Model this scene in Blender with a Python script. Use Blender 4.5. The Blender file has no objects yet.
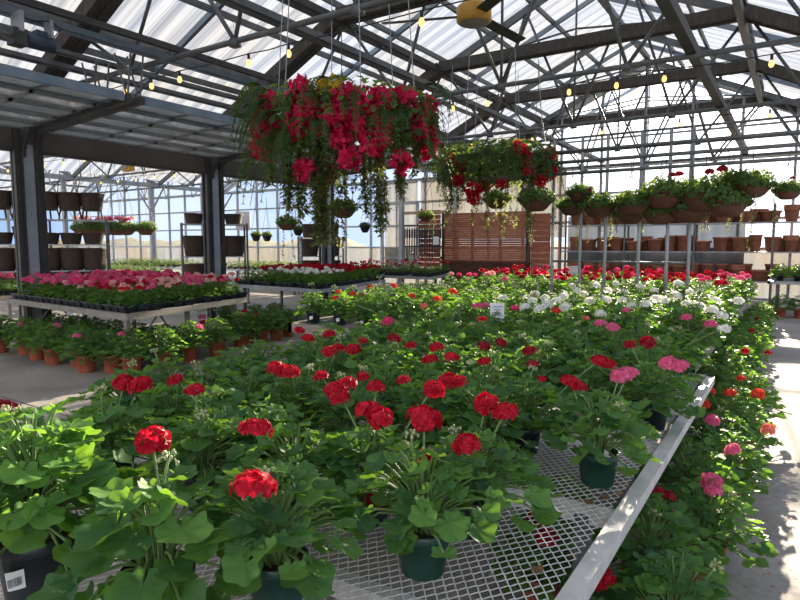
import bpy, math, random
from mathutils import Vector, Matrix, Quaternion
R = random.Random(7)
PI = math.pi
SC = bpy.context.scene
COL = SC.collection
rad = math.radians
# ------------------------------------------------------------------ camera model
F = 600.0
PITCH = math.atan(55 / 600.0)
YAW = math.atan(395 * math.cos(PITCH) / 600.0)
CAMH = 1.6
FW = Vector((-math.sin(YAW) * math.cos(PITCH), math.cos(YAW) * math.cos(PITCH), -math.sin(PITCH)))
RT = Vector((math.cos(YAW), math.sin(YAW), 0))
UP = RT.cross(FW)
def ray(x, y): return FW + RT * ((x - 400) / F) + UP * ((300 - y) / F)
def at_z(x, y, z):
    r = ray(x, y); t = (z - CAMH) / r.z
    return Vector((r.x * t, r.y * t, z))
def at_y(x, y, Y):
    r = ray(x, y); t = Y / r.y
    return Vector((r.x * t, Y, CAMH + r.z * t))
cam_d = bpy.data.cameras.new('camera'); cam = bpy.data.objects.new('camera', cam_d); COL.objects.link(cam)
cam.location = (0, 0, CAMH)
cam.rotation_euler = (PI / 2 - PITCH, 0, YAW)
cam_d.sensor_fit = 'HORIZONTAL'; cam_d.sensor_width = 36.0; cam_d.lens = 36.0 * F / 800.0
cam_d.clip_start = 0.05; cam_d.clip_end = 500
SC.camera = cam

# ------------------------------------------------------------------ materials
def new_mat(name):
    m = bpy.data.materials.new(name); m.use_nodes = True
    nt = m.node_tree; nt.nodes.clear()
    out = nt.nodes.new('ShaderNodeOutputMaterial')
    return m, nt, out
def principled(nt, col, rough=.6, metal=0., spec=.5):
    b = nt.nodes.new('ShaderNodeBsdfPrincipled')
    b.inputs['Base Color'].default_value = (*col, 1)
    b.inputs['Roughness'].default_value = rough
    b.inputs['Metallic'].default_value = metal
    b.inputs['Specular IOR Level'].default_value = spec
    return b
def noise_mix(nt, c1, c2, scale, lo=.35, hi=.65, detail=4., coord='Object', stretch=None):
    tc = nt.nodes.new('ShaderNodeTexCoord')
    n = nt.nodes.new('ShaderNodeTexNoise'); n.inputs['Scale'].default_value = scale; n.inputs['Detail'].default_value = detail
    if stretch:
        mp = nt.nodes.new('ShaderNodeMapping'); mp.inputs['Scale'].default_value = stretch
        nt.links.new(tc.outputs[coord], mp.inputs[0]); nt.links.new(mp.outputs[0], n.inputs[0])
    else:
        nt.links.new(tc.outputs[coord], n.inputs[0])
    r = nt.nodes.new('ShaderNodeValToRGB')
    r.color_ramp.elements[0].position = lo; r.color_ramp.elements[0].color = (*c1, 1)
    r.color_ramp.elements[1].position = hi; r.color_ramp.elements[1].color = (*c2, 1)
    nt.links.new(n.outputs[0], r.inputs[0])
    return r.outputs[0], n.outputs[0]
def simple(name, c1, c2=None, scale=8., rough=.6, metal=0., spec=.5, bump=0., stretch=None):
    m, nt, out = new_mat(name)
    b = principled(nt, c1, rough, metal, spec)
    if c2:
        c, f = noise_mix(nt, c1, c2, scale, stretch=stretch)
        nt.links.new(c, b.inputs['Base Color'])
        if bump:
            bp = nt.nodes.new('ShaderNodeBump'); bp.inputs['Strength'].default_value = bump; bp.inputs['Distance'].default_value = .01
            nt.links.new(f, bp.inputs['Height']); nt.links.new(bp.outputs[0], b.inputs['Normal'])
    nt.links.new(b.outputs[0], out.inputs[0])
    return m
def leafy(name, dark, light, trans, fac=.45, rough=.42, spec=.45):
    """leaf: tone per leaf from the 'tone' attribute, thin translucent blade"""
    m, nt, out = new_mat(name)
    at = nt.nodes.new('ShaderNodeAttribute'); at.attribute_name = 'tone'
    oi = nt.nodes.new('ShaderNodeObjectInfo')
    mr = nt.nodes.new('ShaderNodeMath'); mr.operation = 'MULTIPLY_ADD'
    nt.links.new(oi.outputs['Random'], mr.inputs[0]); mr.inputs[1].default_value = .25
    nt.links.new(at.outputs['Fac'], mr.inputs[2])
    r = nt.nodes.new('ShaderNodeValToRGB')
    r.color_ramp.elements[0].position = .1; r.color_ramp.elements[0].color = (*dark, 1)
    r.color_ramp.elements[1].position = 1.1 if False else 1.0; r.color_ramp.elements[1].color = (*light, 1)
    nt.links.new(mr.outputs[0], r.inputs[0])
    b = principled(nt, dark, rough, 0, spec)
    nt.links.new(r.outputs[0], b.inputs['Base Color'])
    t = nt.nodes.new('ShaderNodeBsdfTranslucent'); t.inputs[0].default_value = (*trans, 1)
    mx = nt.nodes.new('ShaderNodeMixShader'); mx.inputs[0].default_value = fac
    nt.links.new(b.outputs[0], mx.inputs[1]); nt.links.new(t.outputs[0], mx.inputs[2])
    nt.links.new(mx.outputs[0], out.inputs[0])
    return m
def petal(name, c1, c2, trans, fac=.35):
    return leafy(name, c1, c2, trans, fac, .5, .25)
M = {}
M['leaf'] = leafy('geranium_leaf', (.016, .062, .038), (.115, .245, .06), (.34, .66, .05), .33, .55, .22)
M['leaf_soft'] = leafy('soft_leaf', (.016, .055, .022), (.10, .20, .045), (.36, .52, .06), .34, .5, .3)
M['fern'] = leafy('fern_green', (.018, .055, .022), (.085, .15, .04), (.26, .36, .05), .33, .6, .2)
M['vine'] = leafy('vine_olive', (.045, .06, .028), (.17, .19, .07), (.42, .45, .14), .45, .6, .2)
M['stem'] = simple('green_stem', (.10, .20, .055), (.19, .28, .10), 30, .6)
M['bud'] = simple('pale_bud', (.26, .33, .13), (.42, .42, .24), 40, .6)
M['red'] = petal('red_petal', (.36, .003, .018), (.60, .008, .035), (.72, .008, .035))
M['darkred'] = petal('dark_red_petal', (.22, .003, .02), (.40, .012, .03), (.5, .01, .03))
M['scarlet'] = petal('scarlet_petal', (.62, .03, .02), (.82, .09, .05), (.85, .1, .04))
M['salmon'] = petal('salmon_petal', (.75, .12, .09), (.85, .30, .24), (.85, .25, .18))
M['pink'] = petal('pink_petal', (.72, .06, .21), (.86, .22, .40), (.85, .18, .34))
M['palepink'] = petal('pale_pink_petal', (.8, .36, .36), (.88, .52, .50), (.85, .5, .45))
M['hotpink'] = petal('hot_pink_petal', (.75, .02, .14), (.86, .09, .26), (.85, .08, .22))
M['white'] = petal('white_petal', (.80, .80, .76), (.90, .90, .87), (.9, .9, .82), .35)
M['magenta'] = petal('magenta_bract', (.44, .004, .055), (.74, .02, .11), (.8, .02, .12), .35)
M['yellow'] = petal('yellow_petal', (.75, .52, .03), (.85, .7, .1), (.8, .6, .05))
M['pot_green'] = simple('green_plastic', (.008, .042, .030), (.012, .060, .042), 6, .38, 0, .5)
M['pot_black'] = simple('black_plastic', (.010, .014, .018), (.02, .028, .036), 6, .35)
M['terra'] = simple('terracotta_plastic', (.28, .068, .032), (.37, .10, .05), 9, .6)
M['terra_old'] = simple('terracotta_clay', (.30, .11, .065), (.42, .17, .10), 9, .8)
M['bowl'] = simple('brown_bowl', (.085, .032, .022), (.135, .05, .034), 12, .6)
M['soil'] = simple('potting_soil', (.03, .018, .011), (.12, .075, .045), 90, .95, bump=.6)
M['tag'] = simple('white_plastic', (.78, .79, .8), (.72, .73, .75), 5, .45)
M['ink'] = simple('black_ink', (.02, .02, .022), None, rough=.6)
M['blueink'] = simple('grey_blue_ink', (.24, .32, .44), None, rough=.6)
M['galv'] = simple('galvanised_steel', (.30, .33, .36), (.40, .43, .46), 3, .45, .35, bump=.05)
M['steel'] = simple('grey_painted_steel', (.105, .115, .125), (.165, .175, .18), 4, .5, .3)
M['bluesteel'] = simple('blue_grey_steel', (.16, .215, .275), (.23, .29, .35), 3, .4, .4)
M['darksteel'] = simple('dark_steel', (.045, .045, .047), (.075, .072, .068), 5, .55, .3)
M['curtain'] = simple('folded_shade_cloth', (.055, .048, .042), (.095, .085, .075), 22, .85, stretch=(1, 1, .2))
M['header'] = simple('brown_header_board', (.085, .072, .066), (.115, .098, .09), 2, .7)
M['rust'] = simple('weathered_wood', (.20, .18, .155), (.33, .30, .265), 10, .85, stretch=(1, 8, 8))
M['aluminium'] = simple('old_aluminium', (.56, .555, .54), (.70, .69, .67), 14, .5, .25, bump=.08)
M['mesh_metal'] = simple('expanded_metal', (.66, .66, .64), (.78, .78, .76), 20, .5, .15)
M['wicker'] = simple('dark_wicker', (.028, .018, .013), (.085, .055, .038), 60, .7, bump=.8, stretch=(1, 1, 4))
M['wood_red'] = simple('red_brown_slat', (.27, .085, .042), (.38, .13, .07), 7, .75, stretch=(.4, 1, 6))
M['wood_dark'] = simple('dark_brown_board', (.075, .026, .016), (.11, .04, .025), 5, .8)
M['wood_light'] = simple('pine_beam', (.40, .26, .14), (.5, .34, .2), 7, .7)
M['black'] = simple('black_metal', (.012, .012, .013), (.025, .025, .026), 10, .5)
M['motor'] = simple('blue_grey_motor', (.035, .055, .08), (.07, .10, .14), 6, .4, .5)
M['fan_yellow'] = simple('yellow_drum', (.52, .27, .03), (.62, .35, .06), 8, .5)
M['wire'] = simple('thin_cable', (.09, .09, .09), None, rough=.5, metal=.4)
M['hill'] = simple('dry_bank', (.11, .085, .055), (.17, .165, .075), .8, .95)
M['grass_out'] = simple('outside_gravel', (.12, .12, .10), (.17, .165, .14), .6, .95)
# floor: worn concrete with saw-cut joints and stains
def floor_mat():
    m, nt, out = new_mat('worn_concrete')
    b = principled(nt, (.3, .29, .27), .72, 0, .4)
    c, f = noise_mix(nt, (.275, .255, .238), (.40, .372, .345), 1.1, .3, .7, 8)
    c2, f2 = noise_mix(nt, (.80, .79, .78), (1.06, 1.05, 1.04), 26, .3, .7, 6)
    mul = nt.nodes.new('ShaderNodeMixRGB'); mul.blend_type = 'MULTIPLY'; mul.inputs[0].default_value = 1
    nt.links.new(c, mul.inputs[1]); nt.links.new(c2, mul.inputs[2])
    c3, f3 = noise_mix(nt, (.62, .60, .58), (1, 1, 1), .55, .28, .45, 6)
    mul2 = nt.nodes.new('ShaderNodeMixRGB'); mul2.blend_type = 'MULTIPLY'; mul2.inputs[0].default_value = .7
    nt.links.new(mul.outputs[0], mul2.inputs[1]); nt.links.new(c3, mul2.inputs[2])
    nt.links.new(mul2.outputs[0], b.inputs['Base Color'])
    bp = nt.nodes.new('ShaderNodeBump'); bp.inputs['Strength'].default_value = .35; bp.inputs['Distance'].default_value = .006
    nt.links.new(f2, bp.inputs['Height']); nt.links.new(bp.outputs[0], b.inputs['Normal'])
    nt.links.new(b.outputs[0], out.inputs[0])
    return m
M['floor'] = floor_mat()
M['joint'] = simple('joint_fill', (.10, .095, .09), (.15, .14, .13), 20, .9)  # dark grey filling of the floor joints
def sheet(name, col, transp, transl, streak=None, gloss=.04):
    """thin sheet: clear share + milky translucent share + faint reflection"""
    m, nt, out = new_mat(name)
    tp = nt.nodes.new('ShaderNodeBsdfTransparent')
    tl = nt.nodes.new('ShaderNodeBsdfTranslucent'); tl.inputs[0].default_value = (*col, 1)
    df = nt.nodes.new('ShaderNodeBsdfDiffuse'); df.inputs[0].default_value = (*col, 1)
    gl = nt.nodes.new('ShaderNodeBsdfGlossy'); gl.inputs['Roughness'].default_value = .08
    if streak:
        c, f = noise_mix(nt, tuple(x * streak[0] for x in col), col, 1.0, .32, .62, 5, stretch=streak[1])
        c2, f2 = noise_mix(nt, (1.0, .965, .90), (.95, 1.0, 1.07), .35, .4, .6, 2)
        mu = nt.nodes.new('ShaderNodeMixRGB'); mu.blend_type = 'MULTIPLY'; mu.inputs[0].default_value = 1; nt.links.new(c, mu.inputs[1]); nt.links.new(c2, mu.inputs[2])
        nt.links.new(mu.outputs[0], tl.inputs[0])
    m1 = nt.nodes.new('ShaderNodeMixShader'); m1.inputs[0].default_value = transl
    nt.links.new(df.outputs[0], m1.inputs[1]); nt.links.new(tl.outputs[0], m1.inputs[2])
    m2 = nt.nodes.new('ShaderNodeMixShader'); m2.inputs[0].default_value = transp
    nt.links.new(m1.outputs[0], m2.inputs[1]); nt.links.new(tp.outputs[0], m2.inputs[2])
    m3 = nt.nodes.new('ShaderNodeMixShader'); m3.inputs[0].default_value = gloss
    nt.links.new(m2.outputs[0], m3.inputs[1]); nt.links.new(gl.outputs[0], m3.inputs[2])
    nt.links.new(m3.outputs[0], out.inputs[0])
    return m
M['roof'] = sheet('corrugated_polycarbonate', (.43, .45, .48), .05, .85, (.62, (.22, 16, .22)))
M['glass'] = sheet('clear_glazing', (.8, .85, .88), .965, .8, None, .03)
M['milky'] = sheet('milky_panel', (.40, .40, .40), .05, .75, (.8, (6, 1, .5)))
M['frost'] = sheet('grey_frosted_panel', (.24, .26, .29), .06, .75, (.8, (6, 1, .5)))
M['doorpane'] = sheet('door_pane', (.62, .66, .68), .35, .70, (.6, (3, 1, 3)), .10)
def emit(name, col, s):
    m, nt, out = new_mat(name)
    e = nt.nodes.new('ShaderNodeEmission'); e.inputs[0].default_value = (*col, 1); e.inputs[1].default_value = s
    nt.links.new(e.outputs[0], out.inputs[0]); return m
M['bulb'] = emit('warm_bulb', (1, .60, .20), 1.5)

# ------------------------------------------------------------------ mesh builder
class MB:
    def __init__(s): s.v = []; s.f = []; s.t = []; s.tone = .5
    def add(s, vs, fs):
        o = len(s.v); s.v += [tuple(p) for p in vs]; s.t += [s.tone] * len(vs)
        s.f += [tuple(i + o for i in f) for f in fs]
    def box(s, c, d, rz=0., m=None):
        x, y, z = d[0] / 2, d[1] / 2, d[2] / 2
        vs = [Vector((a * x, b * y, e * z)) for a in (-1, 1) for b in (-1, 1) for e in (-1, 1)]
        if rz: q = Matrix.Rotation(rz, 3, 'Z'); vs = [q @ p for p in vs]
        if m is not None: vs = [m @ p for p in vs]
        c = Vector(c)
        s.add([p + c for p in vs], [(0, 1, 3, 2), (4, 6, 7, 5), (0, 4, 5, 1), (2, 3, 7, 6), (0, 2, 6, 4), (1, 5, 7, 3)])
    def beam(s, p, q, w, h, up=(0, 0, 1)):
        p = Vector(p); q = Vector(q); d = (q - p); L = d.length; d.normalize()
        u = Vector(up); sd = d.cross(u)
        if sd.length < 1e-4: u = Vector((0, 1, 0)); sd = d.cross(u)
        sd.normalize(); u = sd.cross(d)
        vs = []
        for e in (p, q):
            for a, b in ((-1, -1), (1, -1), (1, 1), (-1, 1)): vs.append(e + sd * (a * w / 2) + u * (b * h / 2))
        s.add(vs, [(0, 1, 2, 3)[::-1], (4, 5, 6, 7), (0, 1, 5, 4), (1, 2, 6, 5), (2, 3, 7, 6), (3, 0, 4, 7)])
    def tube(s, pts, r, n=6, cap=True):
        pts = [Vector(p) for p in pts]; k = len(pts)
        rs = r if isinstance(r, (list, tuple)) else [r] * k
        d0 = (pts[1] - pts[0]).normalized()
        a = Vector((0, 0, 1)) if abs(d0.z) < .9 else Vector((1, 0, 0))
        u = d0.cross(a).normalized(); vs = []
        for i in range(k):
            d = (pts[min(i + 1, k - 1)] - pts[max(i - 1, 0)]).normalized()
            u = (u - d * u.dot(d)); u.normalize(); w = d.cross(u)
            for j in range(n):
                t = 2 * PI * j / n
                vs.append(pts[i] + (u * math.cos(t) + w * math.sin(t)) * rs[i])
        fs = [(i * n + j, i * n + (j + 1) % n, (i + 1) * n + (j + 1) % n, (i + 1) * n + j) for i in range(k - 1) for j in range(n)]
        if cap: fs += [tuple(range(n))[::-1], tuple((k - 1) * n + j for j in range(n))]
        s.add(vs, fs)
    def lathe(s, prof, n=20, c=(0, 0, 0), rib=0., ribn=0):
        vs = []; k = len(prof)
        for r, z in prof:
            for j in range(n):
                t = 2 * PI * j / n; rr = r * (1 + rib * math.cos(ribn * t)) if rib else r
                vs.append((c[0] + rr * math.cos(t), c[1] + rr * math.sin(t), c[2] + z))
        fs = [(i * n + j, i * n + (j + 1) % n, (i + 1) * n + (j + 1) % n, (i + 1) * n + j) for i in range(k - 1) for j in range(n)]
        s.add(vs, fs)
    def disc(s, r, z, n=20, c=(0, 0), bumpy=0.):
        vs = [(c[0], c[1], z + bumpy)] + [(c[0] + r * math.cos(2 * PI * j / n), c[1] + r * math.sin(2 * PI * j / n), z) for j in range(n)]
        s.add(vs, [(0, 1 + j, 1 + (j + 1) % n) for j in range(n)])
    def ball(s, c, r, n=8, k=5, sz=1.):
        vs = []
        for i in range(k + 1):
            a = PI * i / k
            for j in range(n):
                t = 2 * PI * j / n
                vs.append((c[0] + r * math.sin(a) * math.cos(t), c[1] + r * math.sin(a) * math.sin(t), c[2] - r * sz * math.cos(a)))
        s.add(vs, [(i * n + j, i * n + (j + 1) % n, (i + 1) * n + (j + 1) % n, (i + 1) * n + j) for i in range(k) for j in range(n)])
    def leaf(s, at, out, nrm, size, n=15, lobes=7, ruffle=.08, cup=.22, tone=.5, mid=True):
        """rounded kidney blade: petiole joins near the back notch"""
        out = Vector(out).normalized(); nrm = Vector(nrm); nrm = (nrm - out * nrm.dot(out)).normalized(); sd = nrm.cross(out)
        at = Vector(at); s.tone = tone; ph = R.random() * 6
        vs = [at]; rings = ((.55, 1), (1., 1)) if mid else ((1., 1),)
        for q, _ in rings:
            for j in range(n):
                th = rad(-168) + rad(336) * j / (n - 1)
                rr = size * (.80 + .28 * math.cos(th)) * (1 + .095 * math.cos(lobes * th)) * q
                if abs(th) > rad(150): rr *= .80
                h = size * (cup * q * q - .05 + ruffle * q * math.sin(3 * th + ph) + .075 * q * math.cos(lobes * th))
                vs.append(at + out * (rr * math.cos(th)) + sd * (rr * math.sin(th)) + nrm * h)
        fs = [(0, 1 + j, 2 + j) for j in range(n - 1)]
        if mid: fs += [(1 + j, 1 + n + j, 2 + n + j, 2 + j) for j in range(n - 1)]
        s.add(vs, fs)
    def mesh(s, name, mat, smooth=False):
        me = bpy.data.meshes.new(name); me.from_pydata(s.v, [], s.f)
        me.materials.append(mat)
        at = me.attributes.new('tone', 'FLOAT', 'POINT'); at.data.foreach_set('value', s.t)
        if smooth: me.polygons.foreach_set('use_smooth', [True] * len(me.polygons))
        me.update(); return me
    def build(s, name, mat, parent=None, smooth=False, loc=None):
        return obj(name, s.mesh(name, mat, smooth), parent, loc)
def obj(name, me, parent=None, loc=None, rz=0.):
    o = bpy.data.objects.new(name, me); COL.objects.link(o)
    if parent: o.parent = parent
    if loc is not None: o.location = loc
    if rz: o.rotation_euler.z = rz
    return o
def tag(o, label, cat, group=None, kind=None):
    if label: o['label'] = label
    if cat: o['category'] = cat
    if group: o['group'] = group
    if kind: o['kind'] = kind
    return o
def thing(name, loc, label, cat, group=None, rz=0.):
    o = bpy.data.objects.new(name, None); COL.objects.link(o)
    o.location = loc; o.rotation_euler.z = rz; o.empty_display_size = .05
    return tag(o, label, cat, group)
def struct(o): o['kind'] = 'structure'; return o
KIDS = {}
def copy_tree(o, loc, rz=0., label=None):
    c = o.copy(); COL.objects.link(c); c.location = loc; c.rotation_euler.z = rz
    if label: c['label'] = label
    for ch in o.children:
        d = ch.copy(); COL.objects.link(d); d.parent = c
        for g in ch.children:
            e = g.copy(); COL.objects.link(e); e.parent = d
    return c
ORD = 'first second third fourth fifth sixth seventh eighth ninth tenth eleventh twelfth thirteenth fourteenth fifteenth sixteenth seventeenth eighteenth nineteenth twentieth'.split()
def nth(i):
    return ORD[i] if i < 20 else ('twenty-' + ORD[i - 20] if i < 29 else 'thirtieth' if i == 29 else 'thirty-' + ORD[i - 30])

# ------------------------------------------------------------------ setting
PX, EAVE, SL = -10.5, 4.22, .45            # gutter line, its height, roof slope
RX, GY = -4.0, 19.82                        # ridge line, gable
BAY = 13.0
YF = [1.22 + 3.72 * k for k in range(6)]    # frames
def roof_z(x):
    u = (x - PX) % BAY
    return EAVE + SL * min(u, BAY - u)
b = MB(); b.add([(-40, -9, 0), (6, -9, 0), (6, 20.4, 0), (-40, 20.4, 0)], [(0, 1, 2, 3)])
struct(b.build('floor', M['floor']))
b = MB()
for x in (-3.6, -6.05, -9.6, -13.4): b.box((x, 5, .0015), (.014, 29, .003))
for y in (-1.5, 2.9, 7.2, 11.6, 16): b.box((-12, y, .0015), (36, .014, .003))
struct(b.build('trim_1', M['joint']))
b = MB(); b.add([(-120, 20.4, -.05), (90, 20.4, -.05), (90, 160, -.05), (-120, 160, -.05)], [(0, 1, 2, 3)])
b.add([(-140, -60, -.06), (-40, -60, -.06), (-40, 20.4, -.06), (-140, 20.4, -.06)], [(0, 1, 2, 3)])
b.add([(6, -60, -.06), (120, -60, -.06), (120, 20.4, -.06), (6, 20.4, -.06)], [(0, 1, 2, 3)])
b.add([(-40, -60, -.06), (6, -60, -.06), (6, -9, -.06), (-40, -9, -.06)], [(0, 1, 2, 3)])
struct(b.build('ground_outside', M['grass_out']))
b = MB(); nx = 60                          # dry bank behind the far wall
vs = []
for i in range(nx):
    x = -75 + 70 * i / (nx - 1); h = .95 + .5 * R.random()
    if x > -14: h *= max(.05, (-5 - x) / 9)
    vs += [(x, 25, -.1), (x, 28 + R.random(), h), (x, 36, h + 1.1 * R.random()), (x, 44, -.1)]
b.add(vs, [(i * 4 + j, i * 4 + 4 + j, i * 4 + 5 + j, i * 4 + 1 + j) for i in range(nx - 1) for j in range(3)])
struct(b.build('bank_outside', M['hill'], smooth=True))

# far gable wall: frame and glazing
def gable(x0, name_n, clear):
    fr = MB(); xs = [x0 + BAY * k / 10 for k in range(11)]
    for x in xs: fr.beam((x, GY, 0), (x, GY, roof_z(x) if x not in (xs[0], xs[-1]) else EAVE), .07, .09, (0, 1, 0))
    for z in (.06, 1.5, 2.35, 3.25, 4.1):
        fr.beam((x0, GY, z), (x0 + BAY, GY, z), .06, .07)
    for z in (4.95, 5.75, 6.5):
        w = (z - EAVE) / SL
        if BAY / 2 > w: fr.beam((x0 + w, GY, z), (x0 + BAY - w, GY, z), .05, .06)
    m = x0 + BAY / 2
    for a, c in (((x0, EAVE), (m, EAVE + SL * BAY / 2)), ((m, EAVE + SL * BAY / 2), (x0 + BAY, EAVE))):
        fr.beam((a[0], GY, a[1]), (c[0], GY, c[1]), .1, .14)
    w = MB()
    w.add([(x0, GY + .06, 1.5), (x0 + BAY, GY + .06, 1.5), (x0 + BAY, GY + .06, EAVE), (m, GY + .06, EAVE + SL * BAY / 2), (x0, GY + .06, EAVE)], [(0, 1, 2, 3, 4)])
    return fr, w
for k, x0 in enumerate((PX, PX - BAY, PX - 2 * BAY)):
    fr, w = gable(x0, k, True)
    root = struct(thing('wall_far' if k == 0 else 'wall_far_side_bay', (0, 0, 0), None, None))
    fr.build('wall_frame', M['galv'], root)
    w.build('glazing', M['glass'], root)
    kb = MB(); kb.box((x0 + BAY / 2, GY + .07, .75), (BAY, .02, 1.5)); kb.build('kneewall_panel', M['milky'], root)
b = MB(); b.box((-9.2, GY - .07, 3.0), (5.6, .02, 2.3)); b.box((-12.9, GY - .07, 2.4), (1.5, .02, 3.4))
struct(b.build('wall_far_milky_panel', M['milky']))
b = MB(); b.box((-3.75, GY - .07, 1.3), (5.1, .02, 2.45)); struct(b.build('wall_far_frosted_panel', M['frost']))
b = MB()
for x in (-13.75, -12.1): b.beam((x, GY - .14, 0), (x, GY - .14, 3.2), .1, .1, (0, 1, 0))
b.beam((-13.75, GY - .14, 3.2), (-12.1, GY - .14, 3.2), .1, .1); b.box((-12.92, GY - .13, 1.1), (1.6, .03, .05))
struct(b.build('door_1', M['galv']))

# roof slopes: corrugated sheets plus purlins and intermediate rafters
def roof_slope(xa, xb, y0, y1, nm):
    n = int((y1 - y0) / .19); vs = []; fs = []
    for i in range(n + 1):
        y = y0 + (y1 - y0) * i / n; dz = .018 * (i % 2)
        vs += [(xa, y, roof_z_at(xa) + .17 + dz), (xb, y, roof_z_at(xb) + .17 + dz)]
    fs = [(2 * i, 2 * i + 1, 2 * i + 3, 2 * i + 2) for i in range(n)]
    b = MB(); b.add(vs, fs)
    return struct(b.build(nm, M['roof']))
def roof_z_at(x):                           # continuous at the gutters
    u = (x - PX) / BAY; u -= math.floor(u + 1e-9); u *= BAY
    return EAVE + SL * min(u, BAY - u)
for k in range(3):
    x0 = PX - BAY * k; m = x0 + BAY / 2
    roof_slope(x0 + .02, m, -6, GY + .2, 'roof_slope'); roof_slope(m, x0 + BAY - .02, -6, GY + .2, 'roof_slope')
def members(x0, y0, main):
    """purlins (along the house) and light rafters between the trusses"""
    p = MB(); q = MB(); m = x0 + BAY / 2
    offs = [.85, 1.3, 2.4, 3.45, 4.5, 5.5] if main else [1.5, 3.4, 5.2]
    for o in offs:
        for x in (x0 + o, x0 + BAY - o):
            p.beam((x, y0, roof_z_at(x) + .10), (x, GY, roof_z_at(x) + .10), .055, .10)
    p.beam((m, y0, roof_z_at(m) + .08), (m, GY, roof_z_at(m) + .08), .12, .12)
    for k in range(-1, 12):
        y = 1.22 + 1.86 * k
        if y < y0 or abs((y - 1.22) / 3.72 - round((y - 1.22) / 3.72)) < .1: continue
        for s in (-1, 1):
            q.beam((m, y, roof_z_at(m) + .06), (m + s * BAY / 2, y, EAVE + .06), .07, .10)
    struct(p.build('roof_purlins', M['steel'])); struct(q.build('light_rafters', M['bluesteel']))
members(PX, -2, True); members(PX - BAY, 4.5, False); members(PX - 2 * BAY, 8, False)

def truss(x0, y, main):
    root = struct(thing('roof_truss', (0, y, 0), None, None)); m = x0 + BAY / 2; zt = 4.10
    b = MB(); b.tube([(x0, 0, zt), (x0 + BAY, 0, zt)], .038, 8); b.build('bottom_chord', M['steel'], root, True)
    b = MB()
    for s in (-1, 1): b.beam((m, 0, EAVE + SL * BAY / 2 - .03), (m + s * BAY / 2, 0, EAVE - .03), .09, .15)
    b.build('rafter', M['steel'], root)
    b = MB(); r = .028
    bot = [x0 + 2.4, x0 + 4.6, m, x0 + BAY - 4.6, x0 + BAY - 2.4]
    top = [x0 + 1.3, x0 + 3.4, x0 + 5.4, x0 + BAY - 5.4, x0 + BAY - 3.4, x0 + BAY - 1.3]
    T = lambda x: (x, 0, roof_z_at(x) - .05)
    for i, x in enumerate(bot):
        b.tube([(x, 0, zt), T(top[i])], r, 6); b.tube([(x, 0, zt), T(top[i + 1])], r, 6)
        b.box((x, 0, zt - .02), (.12, .09, .10))
    b.tube([(m, 0, zt), (m, 0, EAVE + SL * BAY / 2)], .022, 6)
    if main:
        b.tube([T(x0 + 3.4), (m, 0, EAVE + SL * BAY / 2 - 1.1), T(x0 + BAY - 3.4)], .022, 6)
    b.build('truss_web', M['steel'], root, True)
    # gutter posts
    return root
for y in YF:
    truss(PX, y + .35, True)
truss(PX, GY - .2, True)
for y in YF[1:]: truss(PX - BAY, y + .35, False)
for y in YF[2:]: truss(PX - 2 * BAY, y + .35, False)
# folded shade curtains: up the slope, flat across, down the other side
for y in YF[1:] + [-2.4]:
    b = MB(); zc = 5.68; xk = -7.05
    for xa, za, xb, zb in ((PX + .3, roof_z_at(PX + .3) - .22, xk, zc), (xk, zc, -.95, zc), (-.95, zc, 2.2, roof_z_at(2.2) - .22)):
        for k in range(4):
            o = -.13 + .087 * k
            b.beam((xa, y + .15 + o, za), (xb, y + .15 + o, zb), .075, .22 - .03 * (k % 2), (0, 0, 1))
    struct(b.build('folded_shade_curtain', M['curtain']))
# longitudinal rails: curtain kinks, hanging rails
b = MB()
for x, z, w, h in ((-7.05, 5.62, .09, .12), (-.97, 5.50, .10, .20), (-7.35, 5.66, .05, .06)):
    b.beam((x, -3, z), (x, GY, z), w, h)
struct(b.build('kink_rails', M['darksteel']))
for x, z, w, mt in ((-5.25, 4.24, .10, 'steel'), (-1.28, 4.20, .13, 'darksteel'), (-7.55, 4.22, .09, 'bluesteel'), (-7.3, 4.30, .07, 'darksteel'), (-8.7, 4.28, .07, 'steel'), (-9.3, 4.26, .08, 'steel')):
    b = MB(); b.beam((x, -3, z), (x, GY - .1, z), w, w * 1.1)
    if mt != 'darksteel':
        b.beam((x + w * .75, -3, z), (x + w * .75, GY - .1, z), w * .35, w * .8)
    struct(b.build('hanging_rail', M[mt]))
# partition line: posts, header board, gutter
for k, y in enumerate(YF + [GY - .1]):
    root = struct(thing('partition_post', (PX, y, 0), None, None))
    b = MB(); b.box((0, 0, 2.1), (.13, .15, 4.2)); b.build('post_core', M['galv'], root)
    if k > 3: continue
    b = MB()
    for s in (-1, 1):
        b.box((.10, s * .17, 1.72), (.08, .10, 3.44)); b.box((-.05, s * .17, 1.72), (.05, .05, 3.44))
        b.box((.16, s * .125, 1.72), (.03, .02, 3.44))
    b.build('door_jamb', M['darksteel'], root)
    b = MB(); b.box((.145, -.02, 1.6), (.02, .16, 3.2)); b.box((.16, 0, 2.1), (.03, .05, .07)); b.build('jamb_strip', M['galv'], root)
b = MB(); b.box((PX + .06, 2.0, 3.33), (.05, 20.7, .42)); b.box((PX - .02, 2.0, 3.12), (.16, 20.7, .06))
struct(b.build('header_board', M['header']))
b = MB(); b.beam((PX, -6, 4.18), (PX, GY, 4.18), .30, .16); b.beam((PX + .19, -6, 4.26), (PX + .19, GY, 4.26), .03, .22)
struct(b.build('roof_gutter', M['galv']))
for x in (PX - BAY, PX - 2 * BAY):
    b = MB(); b.beam((x, 3, 4.18), (x, GY, 4.18), .3, .16)
    for y in YF[2:]:
        b.box((x, y, 2.1), (.14, .14, 4.2))
        for s in (-1, 1): b.tube([(x, y, 3.0), (x + s * 1.0, y, 4.1)], .04, 6)
    struct(b.build('side_bay_gutter', M['galv']))
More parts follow.
